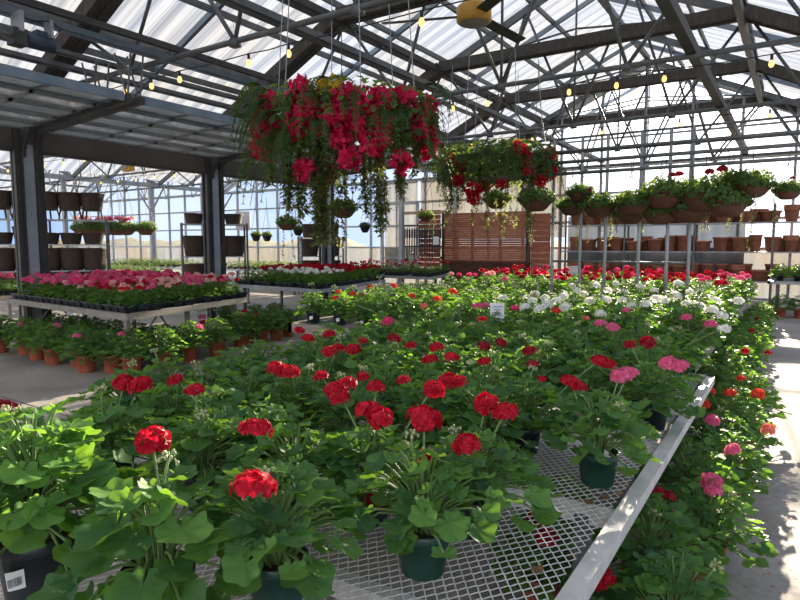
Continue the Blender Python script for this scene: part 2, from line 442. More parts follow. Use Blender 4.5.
# right side of the house: posts and glazing (outside the picture, lets the light in)
root = struct(thing('wall_aisle_side', (0, 0, 0), None, None))
b = MB()
for y in YF + [-2.5]: b.box((PX + BAY, y, 2.1), (.12, .14, 4.2))
for z in (.9, 2.5, 4.2): b.beam((PX + BAY, -6, z), (PX + BAY, GY, z), .07, .09)
b.build('wall_frame', M['galv'], root)
b = MB(); b.add([(PX + BAY + .05, -6, 0), (PX + BAY + .05, GY, 0), (PX + BAY + .05, GY, 4.2), (PX + BAY + .05, -6, 4.2)], [(0, 1, 2, 3)])
b.build('glazing', M['glass'], root)

# overhead sectional doors parked under the roof, one per bay of the partition
def overhead_door(y0, y1, label):
    root = thing('overhead_door', (PX, (y0 + y1) / 2, 3.41), label, 'door', 'overhead sectional doors in the partition')
    L = y1 - y0 - .36; n = 5; X0 = .25; W = 2.72
    for i in range(n):
        xa = X0 + W * i / n; xb = X0 + W * (i + 1) / n - .015
        za = .02 + .03 * i; b = MB()
        for x in (xa + .03, xb - .03): b.beam((x, -L / 2, za), (x, L / 2, za), .06, .045)
        for k in range(5):
            y = -L / 2 + L * k / 4; b.beam((xa, y, za), (xb, y, za), .05, .045)
        s = b.build('door_section', M['galv'] if i < n - 1 else M['bluesteel'], root)
        p = MB(); p.box(((xa + xb) / 2, 0, za), (xb - xa - .06, L - .06, .012)); p.build('door_pane', M['doorpane'], s)
    b = MB(); b.box((X0 + W + .03, 0, .14), (.05, L + .06, .11)); b.build('bottom_rail', M['bluesteel'], root)
    for s in (-1, 1):
        b = MB(); y = s * (L / 2 + .09)
        b.beam((.45, y, .0), (3.05, y, .13), .07, .10)
        pts = [(.16 + .42 * (1 - math.cos(t)), y, -.42 + .42 * math.sin(t)) for t in [PI / 2 * k / 6 for k in range(7)]]
        b.tube(pts, .035, 6); b.build('door_track', M['darksteel'], root)
        b = MB()
        for x in (2.2, 3.0): b.tube([(x, y, .12), (x - .25, y, .75)], .014, 5); b.tube([(x, y, .12), (x + .12, y, .75)], .014, 5)
        b.build('track_hanger', M['steel'], root)
        b = MB()
        for k in range(4): b.tube([(.4 + .75 * k, y - s * .09, .04 + .03 * k), (.4 + .75 * k, y, .04 + .03 * k)], .03, 8)
        b.build('roller', M['galv'], root)
for i, (a, c) in enumerate(zip(YF[:3], YF[1:4])):
    overhead_door(a, c, ['translucent sectional door parked overhead beside the blue-grey motor',
                         'translucent sectional door parked overhead between the two dark jamb posts',
                         'translucent sectional door parked overhead behind the big red flower ring'][i])
def blk(name, loc, label, cat): return thing(name, loc, label, cat)
# door motor
c = at_y(38, 47, 4.7)
t = blk('door_motor', (-7.40, 3.72, 3.92), 'blue-grey motor unit hung under the roof rails by the parked door', 'motor')
b = MB(); b.tube([(0, -.16, 0), (0, .14, 0)], .085, 14); b.box((0, .0, .1), (.10, .12, .06)); b.build('motor_body', M['motor'], t)
b = MB(); b.box((-.02, -.24, 0), (.17, .15, .18)); b.build('gearbox', M['darksteel'], t)
b = MB(); b.tube([(0, -.3, 0), (0, -1.7, 0)], .022, 8); b.build('drive_shaft', M['steel'], t)
b = MB(); b.box((.0, -.24, .16), (.22, .04, .22)); b.build('motor_bracket', M['galv'], t)
b = MB(); b.box((0, .1, .17), (.16, .03, .2)); b.build('motor_bracket', M['galv'], t)
b = MB(); b.tube([(.02, .12, .06), (.08, .2, .2), (.05, .1, .26), (.0, -.1, .22)], .008, 5); b.build('motor_cable', M['black'], t)
# ceiling fan under the ridge
fp = at_y(474, 14, 6.3); t = thing('ceiling_fan', (fp.x, fp.y, fp.z), 'dark-bladed ceiling fan with a yellow drum motor under the roof', 'fan')
b = MB(); b.lathe([(.0, -.10), (.17, -.10), (.195, -.08), (.195, .06), (.17, .09), (0, .09)], 24); b.build('motor_drum', M['fan_yellow'], t, True)
b = MB(); b.lathe([(.0, -.125), (.12, -.12), (.165, -.10)], 24); b.build('drum_cap', M['rust'], t, True)
b = MB(); b.tube([(0, 0, .08), (0, 0, roof_z_at(fp.x) - fp.z + .1)], .022, 8); b.lathe([(.02, .1), (.09, .14), (.06, .25), (.02, .28)], 14); b.build('downrod', M['darksteel'], t)
for k in range(3):
    a = rad(-38 + 120 * k); d = Vector((math.cos(a), math.sin(a), 0))
    b = MB(); b.beam(d * .16 + Vector((0, 0, -.02)), d * 1.05 + Vector((0, 0, -.03)), .13, .014, (0.25 * -d.y, .25 * d.x, 1)); b.build('fan_blade', M['darksteel'], t)
c = at_y(128, 165, 12.2); t = thing('circulation_fan', (c.x, c.y, c.z), 'small orange box fan hung in the side bay behind the partition', 'fan')
b = MB(); b.box((0, 0, 0), (.42, .22, .42)); b.build('fan_housing', M['fan_yellow'], t)
b = MB(); b.tube([(0, -.13, 0), (0, -.11, 0)], .17, 16)
b.build('fan_face', M['rust'], t)
b = MB(); b.tube([(0, 0, .2), (0, 0, 4.1 - c.z)], .015, 6); b.build('hanger_rod', M['steel'], t)
# string lights along the truss chords
def string_light(y, xs, label, drop=.12, z=4.05):
    t = thing('string_light', (0, y, 0), label, 'string lights', 'string lights along the roof trusses')
    pts = []
    for i, x in enumerate(xs):
        pts.append((x, 0, z))
        if i < len(xs) - 1: pts.append(((x + xs[i + 1]) / 2, 0, z - .015))
    b = MB(); b.tube(pts, .008, 5); b.build('cable', M['black'], t)
    for x in xs:
        s = MB(); s.tube([(x, 0, z), (x, 0, z - .075)], .018, 8); s.build('socket', M['black'], t)
        g = MB(); g.lathe([(.0, -.165), (.022, -.158), (.034, -.13), (.03, -.10), (.016, -.072)], 10, (x, 0, z)); g.build('bulb', M['bulb'], t, True)
string_light(5.60, [-10.2, -9.3, -8.7, -8.05, -7.4, -6.0, -5.3, -3.4, -1.5, .4], 'string of warm bulbs on the roof truss before the big flower ring')
string_light(9.28, [-9.6, -8.6, -7.5, -6.1, -5.0, -4.35, -3.0, -2.3, -1.65, -.37, .9], 'string of warm bulbs on the roof truss just above the yellow fan', z=4.04)
string_light(13.0, [-9.5, -8, -6.5, -5, -3.5, -2.0, -.5], 'string of warm bulbs on the truss before the hanging baskets')
string_light(9.3, [-22 + 1.1 * k for k in range(10)], 'string of small bulbs in the side bay nearest truss')
string_light(13.0, [-22 + 1.1 * k for k in range(10)], 'string of small bulbs in the side bay behind the orange fan')

# ------------------------------------------------------------------ plants: shared meshes
def proj(p):
    d = Vector(p) - Vector((0, 0, CAMH)); c = d.dot(FW)
    return 400 + F * d.dot(RT) / c, 300 - F * d.dot(UP) / c, c
def foliage(n, size, spread, zlow, ztop, base_z, n_rim=15, mid=True, sides=5, seg=3, soft=False, fan=.6):
    L = MB(); S = MB()
    for i in range(n):
        az = i * 2.39996 + R.uniform(-.35, .35); q = math.sqrt((i + .6) / n)
        rr = spread * q * R.uniform(.78, 1.12)
        z = ztop - (ztop - zlow) * q ** 2.2 + R.uniform(-.03, .03)
        if R.random() < .28: z -= R.uniform(.04, .10); rr *= .85
        z = max(z, base_z * .75 + .01)
        o = Vector((math.cos(az), math.sin(az), 0))
        at = o * rr + Vector((0, 0, z))
        sz = size * R.uniform(.62, 1.12) * (.72 + .35 * q)
        nrm = Vector((o.x * (.15 + .75 * q), o.y * (.15 + .75 * q), 1)) + Vector((R.uniform(-fan, fan), R.uniform(-fan, fan), 0))
        outd = o + Vector((R.uniform(-.4, .4), R.uniform(-.4, .4), R.uniform(-.45, .05) * q))
        tn = R.uniform(.05, .5) if R.random() < .75 else R.uniform(.55, .95)
        if q < .45: tn += .12
        L.leaf(at, outd, nrm, sz, n_rim, 7 if n_rim > 25 else 5, .11, R.uniform(.08, .3), tn, mid)
        bs = Vector((o.x * .018 + R.uniform(-.02, .02), o.y * .018 + R.uniform(-.02, .02), base_z))
        if seg:
            m1 = bs.lerp(at, .5) + Vector((o.x * -.02, o.y * -.02, .035))
            S.tube([bs, m1, at] if seg < 3 else [bs, bs.lerp(m1, .55) + Vector((0, 0, .012)), m1, at.lerp(m1, .35) + Vector((0, 0, .01)), at], .0032 if size > .03 else .002, sides, False)
    return L, S
def head_mesh(rad_, n, petals=5, ps=.016, flat=.72):
    b = MB()
    for i in range(n):
        a = i * 2.39996; zz = 1 - 1.15 * (i + .5) / n; r = math.sqrt(max(0, 1 - zz * zz))
        d = Vector((r * math.cos(a), r * math.sin(a), zz)); d += Vector((R.uniform(-.16, .16),) * 3) * .6; d.normalize()
        c = Vector((d.x, d.y, d.z * flat)) * rad_ * R.uniform(.70, 1.12)
        u = d.orthogonal().normalized(); w = d.cross(u); ph = R.random() * 6
        for k in range(petals):
            t = ph + 2 * PI * k / petals; e = u * math.cos(t) + w * math.sin(t); g = d.cross(e)
            b.tone = R.uniform(.1, .85); s_ = ps * R.uniform(.85, 1.15)
            b.add([c, c + e * s_ * .65 + g * s_ * .48 + d * s_ * .28, c + e * s_ * 1.15 + d * s_ * R.uniform(.0, .35), c + e * s_ * .65 - g * s_ * .48 + d * s_ * .28], [(0, 1, 2, 3)])
    return b
HEAD = {}
def heads(col, rad_=.042, n=30, ps=.0155, k=4, tagn=''):
    key = (col, tagn)
    if key not in HEAD: HEAD[key] = [head_mesh(rad_, n, 5, ps).mesh('flower_head', M[col]) for _ in range(k)]
    return HEAD[key]
def pot_mesh(r, h, mat, n=24):
    b = MB(); rb = r * .76
    b.lathe([(0, .004), (rb, 0), (rb + .002, .006), (r * .93, h - .026), (r * .985, h - .025), (r, h - .022), (r, h - .002), (r * .97, h), (r * .945, h - .004), (r * .90, h - .05), (0, h - .05)], n)
    return b.mesh('pot', mat, True)
POT = {k: pot_mesh(.083, .135, M[k]) for k in ('pot_green', 'pot_black')}
POT['terra'] = pot_mesh(.118, .20, M['terra'])
POT_S = {k: pot_mesh(.083, .135, M[k], 14) for k in ('pot_green', 'pot_black')}
def soil_mesh(r, z):
    b = MB(); n = 18; vs = [(0, 0, z + .008)]
    for q in (.5, 1):
        for j in range(n):
            t = 2 * PI * j / n; vs.append((r * q * math.cos(t), r * q * math.sin(t), z + (R.uniform(-.004, .012) if q < 1 else 0)))
    b.add(vs, [(0, 1 + j, 1 + (j + 1) % n) for j in range(n)] + [(1 + j, 1 + n + j, 1 + n + (j + 1) % n, 1 + (j + 1) % n) for j in range(n)])
    return b.mesh('soil', M['soil'])
SOIL = soil_mesh(.077, .118); SOIL_T = soil_mesh(.106, .17)
def mk(n, size, spread, zl, zt, bz, rim, mid, sides, seg):
    L, S = foliage(n, size, spread, zl, zt, bz, rim, mid, sides, seg)
    return L.mesh('foliage', M['leaf'], True), S.mesh('stems', M['stem'], True)
HI = [mk(88 + 8 * i, .051, .205 + .008 * i, .13, .335, .12, 36, True, 6, 3) for i in range(4)]
OPEN = [mk(92, .050, .225, .19, .35, .12, 36, True, 6, 3) for i in range(3)]      # legs bare, pot in view
BROAD = mk(48, .066, .19, .14, .34, .12, 36, True, 6, 3)
TALL = mk(150, .044, .185, .19, .36, .12, 36, True, 6, 3)
MID = [mk(98, .046, .205, .12, .335 + .012 * (i % 3), .12, 15, True, 5, 2) for i in range(5)]
LOW = [mk(84, .046, .205, .12, .34, .12, 10, False, 3, 2) for i in range(4)]
FLOORP = [mk(165, .046, .27, .20, .49, .18, 13, True, 4, 2) for i in range(3)]
# bud clusters: drooping pale buds
def bud_mesh():
    b = MB()
    for i in range(9):
        a = i * 2.4; d = Vector((math.cos(a), math.sin(a), R.uniform(-.6, .8))).normalized() * R.uniform(.014, .024)
        b.tube([(0, 0, 0), d * .6 + Vector((0, 0, .006)), d], [.0012, .0014, .004], 5); b.ball(d, .0048, 6, 4, 1.5)
    return b.mesh('bud_cluster', M['bud'], True)
BUD = [bud_mesh() for _ in range(2)]
def stem_part(root, foot, top, r=.0035):
    b = MB(); foot = Vector(foot); top = Vector(top); m = foot.lerp(top, .55) + Vector((0, 0, .03)) * (1 if (top - foot).z > .1 else .3)
    b.tube([foot, foot.lerp(m, .5), m, top.lerp(m, .4), top], r, 5)
    for i in range(8):
        a = i * .785; b.tube([top, top + Vector((math.cos(a) * .022, math.sin(a) * .022, .008))], .0012, 3, False)
    return b.build('flower_stem', M['stem'], root, True)
def add_head(root, loc, col, scale=1., buds=False, foot=None, tagn=''):
    foot = foot if foot is not None else Vector((R.uniform(-.03, .03), R.uniform(-.03, .03), .13))
    st = stem_part(root, foot, loc)
    if buds: h = obj('bud_cluster', R.choice(BUD), st, loc)
    else: h = obj('flower_head', R.choice(heads(col, tagn=tagn)), st, Vector(loc) - Vector((0, 0, .012)))
    h.scale = (scale,) * 3; h.rotation_euler = (R.uniform(-.3, .3), R.uniform(-.3, .3), R.random() * 6)
    return h
def geranium(x, y, z, fol, pot, label, group, rz=None, sc=1., tags=True):
    t = thing('potted_geranium', (x, y, z), label, 'geranium', group, R.random() * 6.28 if rz is None else rz)
    t.scale = (sc,) * 3
    obj('pot', POT[pot], t); obj('soil', SOIL_T if pot == 'terra' else SOIL, t)
    f = obj('foliage', fol[0], t); s = obj('stems', fol[1], t)
    if pot == 'terra' and False: pass
    return t

# ------------------------------------------------------------------ benches
def bench(name, label, P, u, v, z, mats, mesh_top=True, group=None, leg_in=.12, beam_n=3, h=.05, w=.055, brace=False):
    """P front corner by the aisle, u along the front, v along the side"""
    t = thing(name, (P[0], P[1], 0), label, 'bench', group)
    u = Vector((*u, 0)); v = Vector((*v, 0)); Z = Vector((0, 0, z)); o = Vector((0, 0, 0))
    for nm, a, c in (('front_rail', o, u), ('back_rail', v, v + u), ('side_rail', o, v), ('side_rail', u, u + v)):
        b = MB(); d = (c - a).normalized() * (w / 2)
        b.beam(a - d + Z - Vector((0, 0, h / 2 - .012)), c + d + Z - Vector((0, 0, h / 2 - .012)), w, h); b.build(nm, mats, t)
    b = MB()
    for i in range(1, beam_n + 1):
        q = v * (i / (beam_n + 1)); b.beam(q + Z - Vector((0, 0, .045)), q + u + Z - Vector((0, 0, .045)), .05, .06)
    b.build('cross_beam', mats, t)
    for a in (.06, .94):
        for c in (.05, .5, .95):
            q = u * a + v * c; b = MB(); b.beam(q, q + Z - Vector((0, 0, .04)), .055, .055, (0, 1, 0)); b.build('leg', M['steel'] if mats != M['rust'] else mats, t)
    if brace:
        for a in (.06, .94):
            b = MB()
            for c in (.05, .5): b.tube([u * a + v * c + Vector((0, 0, .1)), u * a + v * (c + .22) + Z * .92], .015, 5); b.tube([u * a + v * (c + .42) + Vector((0, 0, .1)), u * a + v * (c + .22) + Z * .92], .015, 5)
            b.build('leg_brace', mats, t)
    return t
def expanded_mesh(x0, x1, y0, y1, cx, cy, w, th):
    """diamond mesh of flat strands"""
    b = MB(); nxn = int((x1 - x0) / cx); nyn = int((y1 - y0) / cy)
    hx, hy = cx / 2, cy / 2; vs = []; fs = []
    for j in range(nyn):
        for s in (1, -1):
            base = len(vs)
            for i in range(2 * nxn + 1):
                x = x0 + i * hx; y = y0 + (j + .5) * cy + s * (hy - .0012) * (1 if i % 2 else 0) + (0 if i % 2 else 0)
                dz = .0016 * (1 if i % 2 else -1) * s
                vs += [(x, y - w, dz), (x, y + w, dz), (x, y + w, dz - th), (x, y - w, dz - th)]
            for i in range(2 * nxn):
                a = base + i * 4; c = a + 4
                fs += [(a, c, c + 1, a + 1), (a + 1, c + 1, c + 2, a + 2), (a + 2, c + 2, c + 3, a + 3), (a + 3, c + 3, c, a)]
    b.add(vs, fs); return b
TZ = .65
t = bench('mesh_bench', 'long expanded-metal bench with a dented pale rim, full of red geraniums', (-.46, 4.78), (-2.5, 0), (0, -5.2), TZ, M['aluminium'], beam_n=5)
expanded_mesh(-2.48, -.02, -5.16, -.02, .038, .049, .0027, .002).build('mesh_top', M['mesh_metal'], t, False, (0, 0, TZ))
b = MB(); b.tube([(-.02, -3.62, TZ + .02), (.05, -3.66, TZ + .01), (.09, -3.62, TZ - .03), (.12, -3.5, TZ - .12), (.10, -3.42, TZ - .2)], .0035, 6)
b.build('tie_wire', M['tag'], t, True)
def plain_top(t, u, v, z, mt, nx=12, ny=8):
    b = MB(); u = Vector((*u, 0)); v = Vector((*v, 0)); Z = Vector((0, 0, z - .005))
    for i in range(ny * 3 + 1): q = v * (i / (ny * 3)); b.beam(q + Z, q + u + Z, .012, .006)
    for i in range(nx * 3 + 1): q = u * (i / (nx * 3)); b.beam(q + Z, q + v + Z, .012, .006)
    b.build('wire_top', mt, t)
B2 = ((-.66, 5.32), (-4.4, 0), (0, 3.1)); t = bench('plant_bench', 'wide bench of white, pink and salmon geraniums behind the red ones', *B2, TZ, M['rust'], w=.06, h=.11); plain_top(t, B2[1], B2[2], TZ, M['galv'])
B3 = ((-.66, 9.25), (-4.75, 0), (0, 3.9)); t = bench('plant_bench', 'bench of crimson and pink geraniums behind the white ones', *B3, TZ, M['rust'], w=.06, h=.09); plain_top(t, B3[1], B3[2], TZ, M['galv'])
BA = ((-6.76, 4.26), (-3.5, .24), (-.6, 2.45)); t = bench('plant_bench', 'weathered grey bench of pink and red bedding geraniums in cell trays', *BA, .75, M['rust'], brace=True, w=.07, h=.075); plain_top(t, BA[1], BA[2], .75, M['galv'])
BB = ((-10.85, 4.5), (-3.2, .2), (-.4, 1.6)); t = bench('plant_bench', 'grey bench of pink bedding geraniums past the jamb post at the picture edge', *BB, .75, M['rust'], w=.07, h=.075); plain_top(t, BB[1], BB[2], .75, M['galv'])
BC = ((-7.49, 8.66), (-2.6, .24), (-.85, 3.34)); t = bench('plant_bench', 'metal-edged bench of red and white bedding plants', *BC, .75, M['galv'], w=.06, h=.07); plain_top(t, BC[1], BC[2], .75, M['galv'])
p = at_z(431, 277.5, .75); BD = ((p.x, p.y), (-3.4, .2), (-.7, 2.4)); t = bench('plant_bench', 'metal-edged bench of dark foliage plants before the black tool rack', *BD, .75, M['galv'], w=.06, h=.07); plain_top(t, BD[1], BD[2], .75, M['galv'])

# ------------------------------------------------------------------ geraniums on the mesh bench
MAIN = []
def main_pl(x, y, fol, pot='pot_green', sc=1., rz=None, where=None):
    t = geranium(x, y, TZ + .002, fol, pot, None, 'geraniums on the expanded-metal bench', rz, sc)
    MAIN.append([t, x, y, where, []]); return t
manual = [(423, 570, 'o0', 'pot_green', 1.0, 'front green pot in the middle of the bare mesh'),
          (278, 604, 'o1', 'pot_green', 1.0, 'front green pot at the bottom picture edge'),
          (597, 483, 'o2', 'pot_green', .98, 'lone green pot close to the dented bench rim'),
          (524, 452, 2, 'pot_black', .95, 'dark pot at the back corner of the bare mesh'),
          (652, 428, 3, 'pot_black', .95, 'dark pot by the dented rim, behind the lone pot'),
          (474, 532, 3, 'pot_black', .95, 'dark pot hidden behind the front middle pot'),
          (160, 622, 'b', 'pot_black', 1.08, 'dark pot under broad leaves, bud stalks but no bloom'),
          (42, 592, 't', 'pot_black', 1.32, 'black pot with a white barcode sticker'),
          (112, 492, 2, 'pot_black', 1.0, 'black pot behind the barcoded one'),
          (20, 520, 0, 'pot_black', 1.0, 'black pot at the picture edge behind the barcoded one'),
          (205, 505, 0, 'pot_black', 1.0, 'black pot behind the broad-leaved one'),
          (296, 522, 2, 'pot_black', .95, 'black pot straight behind the front pot at the picture bottom'),
          (370, 520, 0, 'pot_black', .95, 'black pot just behind the drooping dark red bloom')]
for px, py, v, pt, sc, wh in manual:
    p = at_z(px, py, TZ); main_pl(p.x, p.y, {'o0': OPEN[0], 'o1': OPEN[1], 'o2': OPEN[2], 'b': BROAD, 't': TALL}.get(v) or HI[v], pt, sc, None, wh)
k = 0
for j in range(10):
    y = 1.62 + .345 * j
    for i in range(8):
        x = -.72 - .315 * i + (.1 if j % 2 else 0) + R.uniform(-.04, .04); yy = y + R.uniform(-.05, .05)
        if x < -2.86: continue
        x = min(x, -.66)
        px, py, dd = proj((x, yy, TZ))
        if (px > 340 and py > 478) or py > 500: continue
        if px > 548 and py > 426 and px < 640: continue
        if px > 500 and py > 455: continue
        if min(math.hypot(x - q[1], yy - q[2]) for q in MAIN) < .235: continue
        main_pl(x, yy, (HI if dd < 2.9 else MID)[k % (4 if dd < 2.9 else 5)], R.choice(['pot_green', 'pot_black', 'pot_green']), R.uniform(.93, 1.06)); k += 1
# ------------------------------------------------------------------ bench two
B2P = []; k = 0
for j in range(8):
    for i in range(13):
        x = -.70 - .345 * i + (.12 if j % 2 else 0) + R.uniform(-.04, .04); y = 5.52 + .365 * j + R.uniform(-.04, .04)
        if x > -.72: x = -.74
        t = geranium(x, y, TZ + .004, (MID if y < 6.3 else LOW)[k % 4], 'pot_black' if x < -3 else 'pot_green', None, 'geraniums on the second bench', None, R.uniform(.98, 1.12) + (.14 if x > -.8 else 0)); k += 1
        B2P.append([t, x, y, None, []])
B3P = []
for j in range(9):
    for i in range(13):
        x = -.72 - .37 * i + (.13 if j % 2 else 0) + R.uniform(-.04, .04); y = 9.48 + .42 * j + R.uniform(-.04, .04)
        if x > -.72: x = -.74
        t = geranium(x, y, TZ + .004, LOW[k % 4], 'pot_green', None, 'geraniums on the third bench', None, R.uniform(1.0, 1.16)); k += 1
        B3P.append([t, x, y, None, []])
# blooms where the photograph shows them; (px, py, colour, size)
BLOOM = [(125, 381, 'red', 1.0), (140, 383, 'red', 1.0), (175, 378, 'red', .7), (193, 389, 'red', .7), (198, 386, 'red', .6), (152, 437, 'red', 1.1), (256, 427, 'red', 1.05), (254, 483, 'red', 1.1),
  (276, 366, 'red', .9), (291, 370, 'red', .85), (336, 388, 'red', 1.0), (347, 382, 'red', .9), (340, 395, 'red', .8), (368, 408, 'red', .95), (380, 415, 'red', .9), (424, 416, 'red', 1.15),
  (378, 497, 'darkred', .85), (424, 452, 'red', .55), (467, 441, 'red', .9), (486, 402, 'red', 1.05), (506, 410, 'red', .95), (299, 329, 'red', .8), (308, 337, 'red', .8), (329, 333, 'red', .85), (329, 350, 'red', .8),
  (338, 346, 'red', .7), (353, 348, 'red', 1.0), (363, 339, 'red', .6), (394, 337, 'darkred', .9), (411, 344, 'red', .7), (437, 346, 'red', .9), (430, 358, 'red', .85), (321, 374, 'red', .7), (363, 374, 'red', .6),
  (376, 385, 'red', .75), (403, 378, 'red', .6), (434, 387, 'red', .95), (284, 370, 'red', .9), (388, 320, 'hotpink', 1.0), (452, 356, 'red', .8), (484, 359, 'red', .65), (484, 345, 'darkred', .8), (501, 341, 'darkred', .7),
  (529, 349, 'darkred', .8), (449, 379, 'red', .95), (457, 380, 'red', .8), (533, 362, 'darkred', .6), (570, 380, 'red', .85), (578, 384, 'red', .75), (542, 376, 'red', .4), (8, 406, 'darkred', .8), (2, 402, 'darkred', .6),
  (648, 341, 'darkred', 1.0), (630, 343, 'darkred', .7), (600, 360, 'red', .9), (609, 362, 'red', .7), (620, 374, 'pink', 1.0), (629, 371, 'pink', .9), (668, 361, 'pink', .9), (679, 364, 'pink', .9), (65, 372 + 60, 'red', .0),
  (600, 322, 'pink', .85), (613, 326, 'pink', .9), (710, 323, 'pink', .8),
  (415 - 45, 286, 'scarlet', .9), (394, 285, 'scarlet', .9), (338, 291, 'scarlet', .7), (335, 297, 'scarlet', .8), (353, 293, 'scarlet', .8), (363, 294, 'scarlet', .7), (453, 291, 'scarlet', 1.1), (437, 298, 'scarlet', 1.0), (412, 295, 'scarlet', .8),
  (424, 305, 'salmon', .8), (477, 305, 'pink', .9), (484, 305, 'pink', .9), (482, 318, 'red', .7), (556, 309, 'scarlet', .8), (626, 309, 'pink', .7), (586, 317, 'salmon', .6), (686, 316, 'pink', .8), (711, 323, 'pink', .9), (515, 307, 'hotpink', .8)]
WH = [(616, 283), (608, 290), (624, 292), (606, 299), (622, 299), (577, 290), (584, 293), (563, 296), (545, 297), (547, 303), (565, 306), (600, 313), (641, 286), (654, 290), (656, 298), (664, 300), (676, 295), (680, 284), (708, 284), (675, 296),
      (690, 291), (702, 298), (699, 305), (722, 314), (724, 328), (678, 282), (535, 293), (532, 300), (525, 306), (540, 308), (557, 300), (572, 285), (590, 300), (632, 305), (646, 303), (687, 303), (700, 290), (715, 300), (712, 309), (596, 285), (528, 297), (503, 297), (738, 300)]
BLOOM += [(x, y, 'white', R.uniform(.9, 1.15)) for x, y in WH]
def nearest(lst, p):
    return min(lst, key=lambda q: (q[1] - p.x) ** 2 + (q[2] - p.y) ** 2)
def bloom_at(q, p, col, sc):
    t = q[0]; t_s = t.scale[0]
    m = Matrix.Rotation(-t.rotation_euler.z, 3, 'Z'); loc = m @ (p - Vector(t.location)) / t_s
    add_head(t, loc, col, sc / t_s); q[4].append(col)
for px, py, col, sc in BLOOM:
    if sc <= 0: continue
    z = TZ + R.uniform(.38, .43)
    if (px, py) == (378, 497): z = TZ + .20
    if (px, py) == (254, 483): z = TZ + .39
    if (px, py) == (424, 452): z = TZ + .30
    p = at_z(px, py, z); lst = MAIN if p.y < 4.95 else (B2P if p.y < 8.6 else B3P)
    if p.y > 8.45: p = at_y(px, py, 8.2); lst = B2P
    q = nearest(lst, p)
    bloom_at(q, p, col, sc * (1.1 if p.y > 5 else 1.0))
for q in MAIN:                                # bud stalks
    for _ in range(1):
        if R.random() < .55:
            a = R.random() * 6.3; add_head(q[0], (math.cos(a) * R.uniform(.02, .13), math.sin(a) * R.uniform(.02, .13), R.uniform(.34, .41)), None, 1.0, True)
for q in B2P:
    if R.random() < .5:
        a = R.random() * 6.3; add_head(q[0], (math.cos(a) * .1, math.sin(a) * .1, R.uniform(.38, .44)), None, 1.5, True)
for q in B3P:
    if q[2] < 9.9: n = R.choice([0, 1, 1]); cols = ['palepink', 'salmon', 'pink'] if q[1] < -3 else ['darkred', 'red', 'pink']
    else: n = R.choice([1, 2, 2]); cols = ['darkred', 'hotpink', 'red', 'darkred'] if q[1] < -1.2 else ['pink', 'hotpink', 'darkred']
    col = R.choice(cols)
    for _ in range(n):
        a = R.random() * 6.3; rr = R.uniform(.03, .17); add_head(q[0], (math.cos(a) * rr, math.sin(a) * rr, R.uniform(.37, .44)), col, R.uniform(.9, 1.2)); q[4].append(col)
CN = {'red': 'red', 'darkred': 'dark red', 'scarlet': 'scarlet', 'salmon': 'salmon', 'pink': 'pink', 'palepink': 'pale pink', 'hotpink': 'hot pink', 'white': 'white'}
def desc(cols):
    if not cols: return 'unbloomed geranium'
    c = max(sorted(set(cols)), key=cols.count)
    return CN[c] + ('-flowered geranium' if len(cols) == 1 else '-flowered geranium with two heads' if len(cols) == 2 else '-flowered geranium with many heads')
def label_rows(lst, y0, dy, tail):
    rows = {}
    for q in lst:
        if q[3] is None: rows.setdefault(int(round((q[2] - y0) / dy)), []).append(q)
    for i, r in enumerate(sorted(rows)):
        for j, q in enumerate(sorted(rows[r], key=lambda a: -a[1])):
            q[0]['label'] = f"{desc(q[4]).replace(' with two heads', '').replace(' with many heads', '')}, {nth(j)} from the aisle in {tail} {nth(i)} row"
label_rows(MAIN, 1.62, .345, "mesh bench's"); label_rows(B2P, 5.52, .365, "the second bench's"); label_rows(B3P, 9.48, .42, "the third bench's")
for q in MAIN:
    if q[3]: q[0]['label'] = ('red' if q[4] else 'unbloomed') + ' geranium in ' + q[3]
# sticker with bars on the black pot, plant tags in two pots
def pot_tag(t, az, r, bars):
    a = az - t.rotation_euler.z
    b = MB(); z0, z1 = .045, .085; vs = []; n = 6
    for i in range(n + 1):
        th = a + (i / n - .5) * .55
        for z in (z0, z1):
            rr = r * (.77 + .165 * z / .11) + .0015; vs.append((rr * math.cos(th), rr * math.sin(th), z + (.012 * (i / n - .5))))
    b.add(vs, [(2 * i, 2 * i + 2, 2 * i + 3, 2 * i + 1) for i in range(n)])
    s = b.build('sticker', M['tag'], t)
    if bars:
        g = MB()
        for i in range(16):
            th = a + (i / 15 - .5) * .40; w = R.uniform(.004, .011); vs = []
            for d in (-w, w):
                for z in (z0 + .008, z1 - .014):
                    rr = r * (.77 + .165 * z / .11) + .003; vs.append((rr * math.cos(th + d), rr * math.sin(th + d), z + .012 * (i / 15 - .5)))
            g.add(vs, [(0, 2, 3, 1)])
        g.build('barcode', M['ink'], s)
pot_tag([q for q in MAIN if q[3] and 'barcode sticker' in q[3]][0][0], rad(-62), .083, True)
for q in B2P:
    if q[2] < 5.65 and q[1] < -3: pot_tag(q[0], rad(-70), .083, False)
for q, dx in ((MAIN[0], (.055, .01)), (MAIN[2], (.04, -.05))):
    t = q[0]; d = Matrix.Rotation(-t.rotation_euler.z, 3, 'Z') @ Vector((*dx, 0))
    b = MB(); b.beam(d + Vector((0, 0, .11)), d * 1.25 + Vector((0, 0, .16)), .022, .002, (0, 1, 0)); b.build('plant_tag', M['tag'], t)
